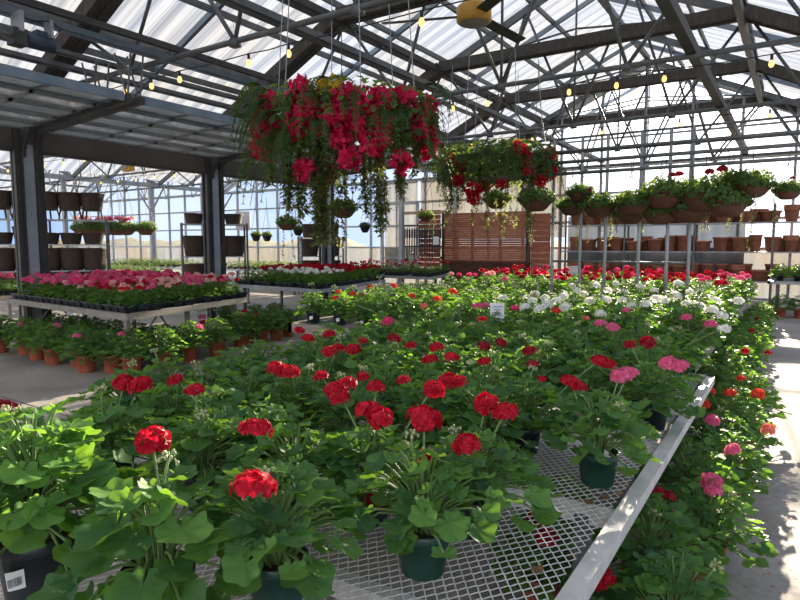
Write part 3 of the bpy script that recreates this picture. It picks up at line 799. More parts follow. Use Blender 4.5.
# ------------------------------------------------------------------ floor geraniums along the aisle and under the benches
FLP = []
def floor_pl(x, y, label, cat_group, sc=1., pot='terra'):
    t = geranium(x, y, 0, R.choice(FLOORP), pot, label, cat_group, None, sc); FLP.append([t, x, y, label, []]); return FLP[-1]
AIS = []
y = 1.75; i = 0
while y < 13.6:
    x = -.50 + (.12 if i % 2 else 0) + R.uniform(-.03, .03)
    x += .06
    if 3.9 < y < 6.2: x = -.36 + (.08 if i % 2 else 0)
    if y >= 6.2: x = -.56 + (.08 if i % 2 else 0)
    AIS.append(floor_pl(x, y, None, 'floor geraniums along the aisle', R.uniform(.9, 1.05))); y += .46; i += 1
for px, py in ((540, 520), (560, 478)):
    p = at_z(px, py, .42); AIS.append(floor_pl(p.x, p.y + .05, None, 'floor geraniums along the aisle', .8))
for px, py, col, sc in ((710, 390, 'scarlet', .9), (703, 402, 'scarlet', 1.1), (730, 392, 'scarlet', 1.0), (758, 393, 'scarlet', 1.1), (741, 377, 'scarlet', .8), (769, 428, 'salmon', .9), (712, 419, 'pink', 1.), (733, 448, 'pink', .9), (711, 480, 'pink', 1.15), (714, 490, 'pink', .9),
                        (657, 491, 'darkred', .9), (668, 494, 'darkred', .7), (676, 506, 'pink', .5), (600, 576, 'red', 1.2), (540, 516, 'darkred', 1.2), (546, 536, 'darkred', 1.0), (752, 330, 'darkred', .8), (757, 318, 'darkred', .8), (768, 352, 'darkred', .8), (745, 350, 'red', .8)):
    z = .50 if py < 470 else .46
    p = at_z(px, py, z)
    if px == 600: z = .40; p = at_z(px, py, z)
    q = nearest(AIS, p); bloom_at(q, p, col, sc)
for q in AIS:
    add_head(q[0], (R.uniform(-.15, .15), R.uniform(-.15, .15), R.uniform(.46, .52)), None, 1.0, True)
edge = sorted([q for q in AIS if q[1] > -.75], key=lambda q: q[2]); inner = sorted([q for q in AIS if q[1] <= -.75], key=lambda q: q[2])
for i, q in enumerate(edge): q[0]['label'] = f"{desc(q[4]).split(' with')[0]} in terracotta on the aisle floor, {nth(i)} from the near end"
for i, q in enumerate(inner): q[0]['label'] = f"{desc(q[4]).split(' with')[0]} in terracotta under the mesh bench, {nth(i)} from the near end"
PL = [(-9.87, 4.27), (-9.38, 4.4), (-8.81, 4.29), (-8.08, 4.17), (-7.85, 4.35), (-7.43, 4.21), (-7.15, 4.40), (-6.86, 4.47), (-6.80, 4.87), (-6.93, 5.37), (-6.95, 5.87), (-7.22, 6.55)]
PL[3] = (-8.3, 4.25)
for i, (x, y) in enumerate(PL):
    q = floor_pl(x, y - .12, f"geranium in terracotta on the floor before the grey bench, {nth(i)} along from the picture edge", 'floor geraniums around the grey bench', 1.1)
    for _ in range(R.choice([0, 1, 1])):
        add_head(q[0], (R.uniform(-.15, .15), R.uniform(-.15, .15), R.uniform(.42, .5)), R.choice(['darkred', 'red', 'pink', 'white']) if i not in (9,) else 'pink', 1.0)
for i in range(6):
    floor_pl(-9.7 + .52 * i, 4.95 + R.uniform(-.05, .05), f"dark-leaved geranium under the grey bench, {nth(i)} in the hidden back row", 'floor geraniums under the grey bench', 1.05)
for i, (px, py) in enumerate(((248, 338), (262, 336), (276, 334), (288, 330), (256, 325), (275, 322), (230, 325))):
    p = at_z(px, py + 6, 0)
    q = floor_pl(p.x, p.y, f"geranium in terracotta on the floor below the red and white bench, {nth(i)} along", 'floor geraniums below the red and white bench', 1.0)
    if i < 2: add_head(q[0], (.1, 0, .45), 'red', 1.2)

# ------------------------------------------------------------------ bedding plants in cell trays
def tray_mesh(n=3, c=.18):
    b = MB(); h = .085
    for i in range(n):
        for j in range(n):
            x = (i - (n - 1) / 2) * c; y = (j - (n - 1) / 2) * c; a = c * .48; d = c * .33
            lo = [(x - d, y - d, 0), (x + d, y - d, 0), (x + d, y + d, 0), (x - d, y + d, 0)]
            hi = [(x - a, y - a, h), (x + a, y - a, h), (x + a, y + a, h), (x - a, y + a, h)]
            b.add(lo + hi, [(3, 2, 1, 0), (0, 1, 5, 4), (1, 2, 6, 5), (2, 3, 7, 6), (3, 0, 4, 7)])
    for s in (-1, 1):
        L = n * c / 2; b.box((0, s * L, h), (2 * L, .012, .012)); b.box((s * L, 0, h), (.012, 2 * L, .012))
    return b.mesh('cell_tray', M['pot_black'])
TRAY = tray_mesh()
BF = [foliage(34, .038, .095, .03, .20, .0, 9, False, 3, 0)[0].mesh('foliage', M['leaf'], True) for _ in range(4)]
BFD = [foliage(36, .034, .10, .03, .18, .0, 8, False, 3, 0)[0].mesh('foliage', M['leaf_soft'], True) for _ in range(3)]
def bedding(B, z, nu, nv, name, cat, cname, group, colour, tail, dark=False, hs=.62):
    """trays fill the bench; one plant per cell"""
    u = Vector((*B[1], 0)); v = Vector((*B[2], 0)); P = Vector((B[0][0], B[0][1], z)); ang = math.atan2(-u.y, -u.x)
    ul = u.length; vl = v.length; ud = u.normalized(); vd = v.normalized(); protos = {}
    for j in range(nv):
        for i in range(nu):
            c = P + ud * (.30 + i * (ul - .6) / max(1, nu - 1)) + vd * (.30 + j * (vl - .6) / max(1, nv - 1))
            t = obj('cell_tray', TRAY, None, c + Vector((0, 0, .004)), ang)
            tag(t, f"black cell tray, {nth(i)} from the aisle, {nth(j)} tray row of the {tail}", 'plant tray', 'cell trays on ' + group)
            for a in range(3):
                for e in range(3):
                    q = c + ud * ((a - 1) * .18) + vd * ((e - 1) * .18)
                    if abs(q.x - PX) < .38 and min(abs(q.y - yy) for yy in YF) < .45: continue
                    col, n = colour(i * 3 + a, j * 3 + e, nu * 3, nv * 3)
                    key = (col, n, R.randrange(3))
                    lab = f"{CN[col] + ' ' if n else 'green '}{cname}, {nth(i * 3 + a)} from the aisle, {nth(j * 3 + e)} row of the {tail}"
                    loc = q + Vector((R.uniform(-.015, .015), R.uniform(-.015, .015), .075))
                    if key in protos:
                        copy_tree(protos[key], loc, R.random() * 6.3, lab).scale = (R.uniform(.95, 1.2),) * 3; continue
                    t = thing(name, loc, lab, cat, group, R.random() * 6.3); protos[key] = t
                    obj('foliage', R.choice(BFD if dark else BF), t)
                    for h in range(n):
                        th = R.random() * 6.3; o = obj('flower_head', R.choice(heads(col, .036, 13, .019, 3, 'small')), t, (math.cos(th) * R.uniform(.03, .085), math.sin(th) * R.uniform(.03, .085), R.uniform(.20, .275)))
                        o.rotation_euler.z = R.random() * 6; o.scale = (hs / .62,) * 3
def colA(i, j, ni, nj):
    if i < 5: c = R.choice(['palepink', 'palepink', 'red', 'darkred', 'pink'] if j < 6 else ['palepink', 'pink', 'red'])
    elif i < 10: c = R.choice(['red', 'pink', 'hotpink', 'palepink', 'pink'])
    else: c = R.choice(['pink', 'pink', 'pink', 'hotpink'])
    return c, R.choice([1, 2, 2, 3])
bedding(BA, .75, 6, 4, 'bedding_geranium', 'geranium', 'bedding geranium', 'bedding geraniums on the grey bench', colA, "grey bench")
bedding(BB, .75, 3, 1, 'bedding_geranium', 'geranium', 'bedding geranium', 'bedding geraniums past the jamb post', lambda i, j, a, b_: (R.choice(['pink', 'palepink']), 2), "bench past the post")
def colC(i, j, ni, nj):
    if j >= 5 or (j >= 3 and i > 5): return R.choice(['red', 'red', 'darkred']), 2
    if i < 6: return 'white', R.choice([1, 2, 3])
    return R.choice(['white', 'darkred', 'white']), R.choice([0, 0, 1])
bedding(BC, .75, 4, 5, 'bedding_plant', 'bedding plant', 'bedding plant', 'bedding plants on the red and white bench', colC, "red and white bench")
bedding(BD, .75, 4, 3, 'bedding_plant', 'bedding plant', 'bedding plant', 'dark bedding plants before the tool rack', lambda i, j, a, b_: (R.choice(['hotpink', 'darkred']), R.choice([0, 0, 0, 1]) if j < 4 else R.choice([0, 1])), "tool rack bench", True)

# ------------------------------------------------------------------ two big hanging flower rings
def bract_cluster(n, r, mat):
    b = MB()
    for i in range(n):
        d = Vector((R.gauss(0, 1), R.gauss(0, 1), R.gauss(0, 1))).normalized(); c = d * r * R.uniform(.45, 1.0)
        u = d.orthogonal().normalized(); w = d.cross(u); ph = R.random() * 6
        for k in range(3):
            t = ph + 2.1 * k; e = u * math.cos(t) + w * math.sin(t); g = d.cross(e); s_ = R.uniform(.036, .058)
            b.tone = R.uniform(0, 1)
            b.add([c, c + e * s_ * .7 + g * s_ * .6 + d * s_ * .35, c + e * s_ * 1.5 + d * s_ * .7, c + e * s_ * .7 - g * s_ * .6 + d * s_ * .35], [(0, 1, 2, 3)])
    return b.mesh('bloom_cluster', mat)
CL = [bract_cluster(34, .115, M['magenta']) for _ in range(4)]; CLR = [bract_cluster(40, .11, M['red']) for _ in range(3)]
def frond_clump():
    b = MB()
    for i in range(9):
        az = R.uniform(-.9, .9); d = Vector((math.cos(az), math.sin(az), 0)); L = R.uniform(.35, .6); droop = R.uniform(.5, 1.2)
        pts = [d * (L * t * (1 - .35 * t)) + Vector((0, 0, .12 * t - droop * L * t * t)) for t in [k / 12 for k in range(13)]]
        b.tone = R.uniform(.1, .7); b.tube(pts, .003, 3, False)
        for k in range(1, 13):
            sd = d.cross(Vector((0, 0, 1))); ln = .06 * (1 - abs(k / 12 - .45) * 1.2) + .012; dn = (pts[k] - pts[k - 1]).normalized()
            for s in (-1, 1):
                e = (sd * s + dn * .6).normalized() * ln; w = dn * .009
                b.add([pts[k] - w, pts[k] + w, pts[k] + e + Vector((0, 0, -.012))], [(0, 1, 2)])
    return b.mesh('fern_frond', M['fern'])
FR = [frond_clump() for _ in range(4)]
def vine(L, thick=.022):
    b = MB(); b.tone = .3; x = y = 0; pts = []
    for k in range(int(L / .05) + 2): pts.append((x, y, -.05 * k)); x += R.uniform(-.012, .012); y += R.uniform(-.012, .012)
    b.tube(pts, .003, 3, False)
    for p in pts:
        for k in range(8):
            b.tone = R.uniform(.0, .9); a = R.random() * 6.3; s_ = thick * R.uniform(.8, 1.6); o = Vector((math.cos(a), math.sin(a), R.uniform(-.9, .1)))
            q = Vector(p) + Vector((0, 0, R.uniform(-.03, .03))); g = o.cross(Vector((0, 0, 1))).normalized() * s_ * .5
            b.add([q, q + o * s_ + g, q + o * s_ * 2, q + o * s_ - g], [(0, 1, 2, 3)])
    return b.mesh('trailing_vine', M['vine'])
def scatter_leaves(fn, n, size, mat, name='foliage', rim=7):
    b = MB()
    for i in range(n):
        p, d = fn(); d = (d + Vector((R.uniform(-.6, .6), R.uniform(-.6, .6), R.uniform(-.4, .6)))).normalized()
        o = d.orthogonal(); o = (Matrix.Rotation(R.random() * 6.3, 3, d) @ o)
        b.leaf(p, o, d, size * R.uniform(.6, 1.2), rim, 3, .1, .2, R.uniform(.0, .7), False)
    return b.mesh(name, mat, True)
def flower_ring(cx, cy, cz, RR, label, clusters, fronds, vines, blue=False, clm=CL, topw=None, yel=None):
    t = thing('hanging_flower_ring', (cx, cy, cz), label, 'hanging planter', 'big hanging flower rings')
    b = MB(); n = 40
    for z, r in ((.10, .035), (-.10, .03)):
        b.tube([(RR * math.cos(2 * PI * k / n), RR * math.sin(2 * PI * k / n), z) for k in range(n + 1)], r, 6, False)
    for k in range(16):
        a = 2 * PI * k / 16; b.tube([(RR * math.cos(a), RR * math.sin(a), .1), (RR * math.cos(a), RR * math.sin(a), -.1)], .012, 5)
    for a in (0, PI / 2): b.tube([(RR * math.cos(a), RR * math.sin(a), .1), (-RR * math.cos(a), -RR * math.sin(a), .1)], .014, 6)
    b.build('ring_frame', M['darksteel'], t, True)
    for k in range(6):
        a = 2 * PI * k / 6 + .35; b = MB()
        b.tube([(RR * math.cos(a), RR * math.sin(a), .1), (RR * .86 * math.cos(a), RR * .86 * math.sin(a), 1.55)], .005, 5); b.build('hanging_cable', M['galv'], t)
    def f():
        a = R.random() * 6.3; ph = R.random() * 6.3; r = .19 * math.sqrt(R.random()) + .03
        e = Vector((math.cos(a), math.sin(a), 0)); d = e * math.cos(ph) + Vector((0, 0, math.sin(ph)))
        return e * RR + Vector((0, 0, .03)) + Vector((d.x * r, d.y * r, d.z * r * 1.25)), d
    obj('foliage', scatter_leaves(f, 2200, .042, M['leaf_soft']), t)
    inv = Vector((cx, cy, cz))
    def on_ring(px, py, front=True, out=.10):
        """bearing on the near half of the ring under this picture column, height by its row"""
        lat = (Vector((cx, cy, cz)) - Vector((0, 0, CAMH))); dc = lat.dot(FW)
        u = (px - proj((cx, cy, cz))[0]) / F * dc
        u = max(-RR - .1, min(RR + .1, u * .93)); uu = max(-RR * .995, min(RR * .995, u))
        d = math.sqrt(max(0, RR * RR - uu * uu)) * (-1 if front else 1)
        fwd = Vector((FW.x, FW.y, 0)).normalized(); e = RT * uu + fwd * d
        wp = inv + e * (1 + out / RR)
        c = (wp - Vector((0, 0, CAMH))).dot(FW); H = (300 - py) / F * c
        z = CAMH + (H - (wp.x * FW.x + wp.y * FW.y) * 0) * math.cos(PITCH) - math.sin(PITCH) * c
        return Vector((e.x * (1 + out / RR), e.y * (1 + out / RR), z - cz))
    for px, py in clusters:
        p = on_ring(px, py); o = obj('bloom_cluster', R.choice(clm), t, p); o.scale = (R.uniform(.68, .98),) * 3; o.rotation_euler = (R.random() * 6, R.random() * 6, R.random() * 6)
    for k in range(8):                       # the far half carries blooms too
        px, py = R.choice(clusters); p = on_ring(px, py, False); o = obj('bloom_cluster', R.choice(clm), t, p); o.rotation_euler.z = R.random() * 6
    for px, py in fronds:
        p = on_ring(px, py, True, .08); o = obj('fern_frond', R.choice(FR), t, p); o.rotation_euler.z = math.atan2(p.y, p.x)
    for k in range(14):
        a = 2 * PI * k / 14; o = obj('fern_frond', R.choice(FR), t, (RR * math.cos(a), RR * math.sin(a), .16)); o.rotation_euler.z = a + R.uniform(-.4, .4)
    for px, p0, p1 in vines:
        a = on_ring(px, p0, R.random() < .75, .02); z1 = on_ring(px, p1, True, .02).z
        L = max(.2, a.z - z1); obj('trailing_vine', vine(L).copy(), t, a)
    if yel:
        for px, py in yel:
            o = obj('yellow_bloom', bract_cluster(8, .05, M['yellow']), t, on_ring(px, py))
    return t
z2 = lambda L: [(240 + x / 3.752, 70 + y / 3.752) for x, y in L]
c1 = z2([(100, 200), (110, 150), (150, 300), (90, 270), (280, 60), (310, 120), (280, 170), (380, 180), (400, 140), (430, 170), (415, 85), (480, 110), (530, 110), (500, 280), (405, 262), (435, 330), (460, 210), (600, 110), (640, 150), (690, 140), (720, 220), (735, 290), (655, 225), (695, 190), (590, 345), (35, 290), (290, 375), (410, 200), (540, 190), (165, 120), (180, 230), (260, 230), (705, 250), (80, 230), (130, 230), (270, 110), (320, 150), (450, 140), (400, 190), (510, 140), (670, 170), (60, 295), (530, 250), (345, 190)])
f1 = z2([(180, 120), (200, 160), (220, 230), (190, 260), (240, 300), (330, 190), (540, 160), (110, 60), (380, 40), (680, 60), (660, 270), (90, 330), (150, 80), (230, 250)])
v1 = []
for x0, x1, n, ya, yb, yc in ((180, 270, 9, 300, 470, 540), (305, 345, 9, 180, 560, 640), (350, 410, 7, 200, 350, 410), (465, 490, 4, 290, 470, 510), (520, 555, 6, 280, 540, 590), (600, 635, 5, 200, 400, 470), (660, 690, 3, 270, 350, 380), (90, 150, 4, 320, 360, 400)):
    for k in range(n): v1.append((240 + (x0 + (x1 - x0) * R.random()) / 3.752, 70 + ya / 3.752, 70 + R.uniform(yb, yc) / 3.752))
flower_ring(-3.9, 4.92, 2.80, .74, 'huge hanging ring of magenta blooms, fern fronds and trailing vines', c1, f1, v1 + v1, yel=z2([(365, 70), (382, 58), (350, 70)]))
z3 = lambda L: [(430 + x / 5.457, 120 + y / 5.457) for x, y in L]
c2 = z3([(110, 220), (150, 250), (145, 325), (210, 375), (420, 160), (455, 200), (470, 270), (345, 345), (545, 335), (620, 220), (610, 280), (660, 250), (215, 425), (600, 190)])
f2 = z3([(150, 130), (250, 120), (350, 130), (450, 120), (540, 140), (100, 300), (200, 200), (300, 180), (560, 220), (380, 200)])
v2 = [(430 + R.uniform(60, 580) / 5.457, 120 + R.uniform(220, 300) / 5.457, 120 + R.uniform(380, 590) / 5.457) for _ in range(34)]
flower_ring(-3.9, 8.55, 2.78, .74, 'second hanging ring, mostly dark ferns with a few red blooms, beyond the first', c2, f2, v2, clm=CLR)

# ------------------------------------------------------------------ hanging baskets
def bowl_mesh(r, h, mat, rib=.012):
    b = MB(); b.lathe([(0, -h), (r * .42, -h), (r * .62, -h * .82), (r * .85, -h * .42), (r * .97, -.02), (r * 1.03, -.015), (r * 1.03, .015), (r * .97, .02), (r * .93, -.03), (0, -.03)], 36, (0, 0, 0), rib, 18)
    return b.mesh('bowl', mat, True)
BOWL = bowl_mesh(1, .72, M['bowl']); CONE = bowl_mesh(1, 1.25, M['pot_black'], 0)
BASKF = []
for k in range(4):
    def f():
        d = Vector((R.gauss(0, 1), R.gauss(0, 1), abs(R.gauss(0, .8)))).normalized(); q = R.uniform(.35, 1.0)
        if R.random() < .22: d.z = -abs(d.z) * .5; d.normalize(); return Vector((d.x * 1.15, d.y * 1.15, d.z * .45)), d
        return Vector((d.x * 1.2 * q, d.y * 1.2 * q, d.z * .75 * q)), d
    BASKF.append(scatter_leaves(f, 900, .105, M['leaf_soft'], rim=7))
def basket(x, y, z, r, label, cols=(), hang=.6, group='hanging baskets', cone=False, rz=None, trail=0):
    t = thing('hanging_basket', (x, y, z), label, 'hanging basket', group, R.random() * 6 if rz is None else rz)
    o = obj('bowl', CONE if cone else BOWL, t); o.scale = (r,) * 3
    o = obj('foliage', R.choice(BASKF), t, (0, 0, .01)); o.scale = (r * .96, r * .96, r * 1.02)
    b = MB()
    for k in range(3):
        a = 2.1 * k; b.tube([(r * math.cos(a), r * math.sin(a), 0), (0, 0, hang * .8)], .004, 4)
    b.tube([(0, 0, hang * .8), (0, 0, hang), (.02, 0, hang + .03)], .006, 5); b.build('hanger_wire', M['wire'], t)
    for c in cols:
        a = R.random() * 6.3; h = obj('flower_head', R.choice(heads(c)), t, (math.cos(a) * r * .6, math.sin(a) * r * .6, r * R.uniform(.7, 1.0))); h.scale = (r / .24 * (1.5 if 'side bay' in group else 1.0),) * 3
    for k in range(trail):
        a = R.random() * 6.3; obj('trailing_vine', vine(R.uniform(.3, .6), .014), t, (math.cos(a) * r * 1.15, math.sin(a) * r * 1.15, 0))
    return t
# pipe rack with two tiers of baskets
YR = 8.62
t = thing('basket_rack', (0, YR, 0), 'tall grey pipe rack carrying the row of hanging baskets', 'rack')
b = MB()
for z in (2.93, 2.78, 2.62): b.tube([(-4.3, 0, z), (2.2, 0, z)], .024, 8)
for z in (2.86, 3.2): b.tube([(-4.3, .5, z), (2.2, .5, z)], .018, 8)
b.build('cross_pipe', M['steel'], t, True)
for x in (-3.15, -2.72, -2.35, -1.88, -1.5, -1.22):
    b = MB(); b.tube([(x, .5, 0), (x, .5, 3.2)], .024, 8); b.build('upright', M['galv'], t, True)
b = MB(); b.tube([(-3.15, .5, 1.35), (-1.22, .5, 1.35)], .016, 8); b.build('tie_pipe', M['steel'], t, True)
for i, (px, py, r, dy, cols, lab) in enumerate([
    (572, 205, .20, .45, (), 'brown-bowled basket of green foliage, first along the pipe rack behind another'),
    (580, 193, .17, .15, (), 'small dark basket hung high over the first rack basket'),
    (599, 205, .225, 0, ('red',), 'trailing green basket with one red bloom beside the second flower ring'),
    (632, 203, .225, -.1, (), 'ribbed brown bowl basket of pale green foliage, third along the rack'),
    (630, 213, .20, .5, (), 'low brown basket half hidden under the ribbed bowl basket'),
    (665, 193, .27, 0, ('red', 'red'), 'big round brown basket with dark foliage in the middle of the rack'),
    (660, 212, .22, .5, (), 'dark basket hung low behind the big middle basket'),
    (690, 208, .25, .35, (), 'deep brown basket hung low between two big ones'),
    (705, 194, .30, 0, ('red', 'darkred', 'red'), 'largest basket, topped with a mass of red blooms'),
    (727, 202, .24, -.15, (), 'brown bowl basket with bright edges, before the red-topped one'),
    (733, 181, .2, .5, (), 'small dark basket high behind the trailing one'),
    (752, 184, .22, .1, (), 'bushy basket with yellowing trails hanging down'),
    (788, 190, .15, .3, ('darkred',), 'small basket at the aisle end of the rack')]):
    p = at_y(px, py, YR + .2 + dy * .45); basket(p.x, p.y, p.z, r * 1.08, lab, cols, 2.75 - p.z, 'baskets on the pipe rack', trail=10 if i == 11 else (4 if i in (2, 3, 9) else 0))
def pt(px, py, depth):
    return Vector((0, 0, CAMH)) + ray(px, py) * depth
for px, py, dep, r, cols, lab, hang, tr in [(343, 208, 7.2, .165, ('pink',), 'brown hanging basket under the big flower ring', 1.9, 2), (287, 223, 9.0, .15, ('pink',), 'brown hanging basket between the second dark post and the ring', 1.7, 2), (426, 216, 12.5, .16, ('red',), 'hanging basket before the pine beam of the tool rack', 1.5, 3),
    (497, 199, 9.2, .20, (), 'dark hanging basket under the second flower ring', .9, 4), (536, 199, 8.4, .235, (), 'wide brown hanging basket close beside the second flower ring', 1.0, 5)]:
    p = pt(px, py, dep); basket(p.x, p.y, p.z, r, lab, cols, 4.1 - p.z, 'single hanging baskets', trail=tr)
for px, py, dep, lab in [(365, 226, 17, 'small dark pot hanging in the white doorway'), (256, 235, 18, 'small hanging pot, first of the two past the white sign panel'), (267, 235, 18, 'small hanging pot, second of the two past the white sign panel'), (298, 229, 17, 'small hanging pot half behind the dark planter stack')]:
    p = pt(px, py, dep); basket(p.x, p.y, p.z, .15, lab, (), 3.0 - p.z, 'small hanging pots by the far wall', True)
for i, px in enumerate((83, 93, 105, 117, 126, 146)):
    p = pt(px, 228, 17.5 + .15 * i); basket(p.x, p.y, p.z, .30, f"{'pink-flowered' if i < 5 else 'green'} hanging pot in the side bay row, {nth(i)} after the wicker planters", ('pink', 'palepink', 'pink', 'palepink', 'pink', 'palepink') if i < 5 else (), 4.1 - p.z, 'hanging pots in the side bay')

# ------------------------------------------------------------------ clay pots on the back shelves
SY = 19.0
t = thing('pot_shelf', (0, SY, 0), 'long grey back rack stacked with empty clay pots', 'shelf')
LV = [.62, 1.42, 2.22]
for z in LV:
    b = MB(); b.box((-2.5, .12, z - .02), (7.6, .5, .035)); b.build('shelf_board', M['galv'], t)
for x in (-6.25, -4.3, -2.4, -.5, 1.25):
    for y in (-.12, .36): b = MB(); b.box((x, y, 1.35), (.05, .05, 2.7)); b.build('upright', M['steel'], t)
def clay(r, h, stack=1):
    b = MB()
    for k in range(stack):
        z = k * .05; rb = r * .68
        b.lathe([(0, z), (rb, z), (r * .9, z + h - .05), (r * 1.0, z + h - .05), (r, z + h), (r * .92, z + h), (r * .8, z + h * .3), (0, z + h * .3)], 14)
    return b.mesh('clay_pot', M['terra_old'], True)
CLAY = [clay(.21, .40), clay(.19, .34, 3), clay(.23, .36), clay(.17, .46), clay(.27, .30)]
ci = 0
for li, z in enumerate(LV):
    x = -6.05; k = 0
    while x < .9:
        r = R.choice([0, 1, 2, 3, 4]); w = (.21, .19, .23, .17, .27)[r]
        if li == 2: r = R.choice([1, 4, 4]); w = (.21, .19, .23, .17, .27)[r]
        o = obj('clay_pot', CLAY[r], None, (x + w, SY + R.uniform(.02, .18), z), R.random())
        tag(o, f"empty clay pot on the back rack, {nth(k)} along on the {['bottom', 'middle', 'top'][li]} board", 'pot', 'clay pots on the back rack')
        if R.random() < .75:
            r2 = R.choice([0, 1, 2, 3]); o = obj('clay_pot', CLAY[r2], None, (x + 2 * w, SY + .32, z), R.random())
            tag(o, f"empty clay pot at the back of the back rack, {nth(k)} along the {['bottom', 'middle', 'top'][li]} board", 'pot', 'clay pots on the back rack')
        x += 2 * w + R.choice([.01, .02, .03, .08]); k += 1
# bench with plants at the aisle end
t = bench('plant_bench', 'dark bench of green plants across the end of the aisle', (-.45, 15.9), (2.7, 0), (0, 1.6), .78, M['galv'], h=.07); plain_top(t, (2.7, 0), (0, 1.6), .78, M['galv'])
for j in range(3):
    for i in range(7):
        q = thing('foliage_plant', (-.25 + .34 * i, 16.1 + .45 * j, .79), f"dark green plant at the aisle end, {nth(i)} along in the bench's {nth(j)} row", 'plant', 'green plants at the aisle end', R.random() * 6)
        obj('pot', POT_S['pot_black'], q); obj('foliage', LOW[(i + j) % 4][0], q)
for i in range(7):
    q = thing('foliage_plant', (-.2 + .36 * i, 15.75, 0), f"dark green plant on the floor before the end bench, {nth(i)} along", 'plant', 'green plants on the floor at the aisle end', R.random() * 6)
    obj('pot', POT['terra'], q); obj('foliage', FLOORP[i % 3][0], q)

# ------------------------------------------------------------------ brown slatted partition, tool rack
t = thing('slatted_partition', (-9.1, 18.9, 0), 'red-brown slatted wooden partition by the far wall', 'partition')
b = MB()
for k in range(22): b.box((.15, .006 * (k % 2), 1.08 + .076 * k), (3.3, .025, .071))
b.build('slat_panel', M['wood_red'], t)
b = MB()
for x in (-1.45, -.3, .75, 1.75): b.box((x, .04, 1.35), (.09, .06, 2.7))
b.build('panel_post', M['wood_dark'], t)
b = MB(); b.box((.15, .0, .55), (3.3, .03, .88)); b.box((.15, -.02, 1.0), (3.4, .09, .09)); b.build('base_board', M['wood_dark'], t)
b = MB()
for k in range(14): b.box((2.18, 0, .16 + .182 * k), (.64, .03, .178))
b.build('end_panel', M['wood_red'], t)
for x in (1.84, 1.72):
    b = MB(); b.box((x, -.05, 1.35), (.035, .05, 2.5)); b.build('door_bolt_rail', M['black'], t)
b = MB()
for k in range(12): b.box((-1.95, -.1, .9 + .17 * k), (.9, .025, .15))
b.build('side_panel', M['wood_red'], t)
t = thing('tool_rack', (-11.2, 18.35, 0), 'black rack of hanging garden hooks under a pine beam', 'rack')
b = MB(); b.box((0.1, 0, 2.74), (1.9, .12, .10)); b.build('top_beam', M['wood_light'], t)
for x in (-.8, .95):
    b = MB(); b.box((x, 0, 1.36), (.06, .06, 2.7)); b.build('rack_post', M['black'], t)
b = MB(); b.box((.05, 0, 1.55), (1.8, .04, .04)); b.box((.05, 0, 2.3), (1.8, .04, .04)); b.build('rack_bar', M['black'], t)
for k in range(16):
    x = -.7 + .105 * k; b = MB(); L = R.uniform(.75, 1.15)
    b.tube([(x, -.05, 2.2 - .0), (x, -.06, 2.2 - L), (x + .05, -.06, 2.12 - L), (x + .05, -.06, 2.2 - L)], .022, 5); b.box((x, -.05, 2.0), (.075, .02, .3)); b.build('hanging_hook', M['black'], t)
b = MB(); b.box((.72, -.08, 1.75), (.22, .02, .28)); b.build('price_card', M['tag'], t)

# ------------------------------------------------------------------ wicker planters on racks in the side bay
def planter(r, h, legs):
    b = MB(); z0 = .22 if legs else 0
    b.lathe([(0, z0), (r * .74, z0), (r * .80, z0 + h * .1), (r * .97, z0 + h * .92), (r * 1.03, z0 + h * .95), (r * 1.03, z0 + h), (r * .93, z0 + h), (r * .85, z0 + h * .6), (0, z0 + h * .6)], 28, (0, 0, 0), .012, 14)
    for k in range(1, 6): b.lathe([(r * (.80 + .17 * k / 6) * .99, z0 + h * k / 6.3 - .012), (r * (.80 + .17 * k / 6) * 1.02, z0 + h * k / 6.3), (r * (.80 + .17 * k / 6) * .99, z0 + h * k / 6.3 + .012)], 28)
    return b.mesh('basketwork', M['wicker'], True)
WK = {(1): planter(.29, .44, True), 0: planter(.27, .42, False), 2: planter(.31, .55, False), 3: planter(.25, .28, False)}
b = MB(); b.tube([(.226, 0, .24), (.275, 0, 0)], .022, 5); WL = b.mesh('leg', M['wicker'], True)
def wplanter(x, y, z, kind, lab, grp):
    t = thing('wicker_planter', (x, y, z), lab, 'planter', grp, R.random() * 6)
    obj('basketwork', WK[kind], t)
    if kind == 1:
        for k in range(4): obj('leg', WL, t).rotation_euler.z = PI / 4 + PI / 2 * k
def rack(P, d, L, levels, label, rows, grp, what):
    """P one end, d unit direction along the rack"""
    t = thing('planter_rack', (P[0], P[1], 0), label, 'rack'); d = Vector((*d, 0)).normalized(); nrm = Vector((-d.y, d.x, 0))
    for z in levels:
        b = MB(); b.beam(d * 0 + Vector((0, 0, z - .015)), d * L + Vector((0, 0, z - .015)), .62, .03); b.build('shelf_board', M['galv'], t)
    for k in range(int(L / 1.3) + 1):
        for s in (-.29, .29): b = MB(); q = d * min(L, (k * L / int(L / 1.3))) + nrm * s; b.beam(q, q + Vector((0, 0, levels[-1] + .02)), .04, .04, (0, 1, 0)); b.build('upright', M['steel'], t)
    for li, kinds in enumerate(rows):
        for k, kd in enumerate(kinds):
            if kd is None: continue
            q = Vector((P[0], P[1], 0)) + d * (.32 + k * (L - .64) / max(1, len(kinds) - 1))
            wplanter(q.x, q.y, levels[li], kd, f"dark wicker planter on {what}, {nth(k)} along, {['lowest', 'middle', 'upper', 'top'][li]} board", grp)
def pxy(px, dep): p = pt(px, 245, dep); return (p.x, p.y)
A_ = pxy(-14, 14.2); B_ = pxy(108, 15.2); d = Vector((B_[0] - A_[0], B_[1] - A_[1]))
rack(A_, (d.x, d.y), d.length, [.42, .98, 1.62, 2.22], 'steel rack of dark wicker planters behind the first jamb post', [[2, None, 2, 2, 2], [2, 2, 2, 2, 2], [3, 0, 3, 3, 3], [1, 1, 1, 1, 1]], 'wicker planters behind the first post', 'the rack behind the first post')
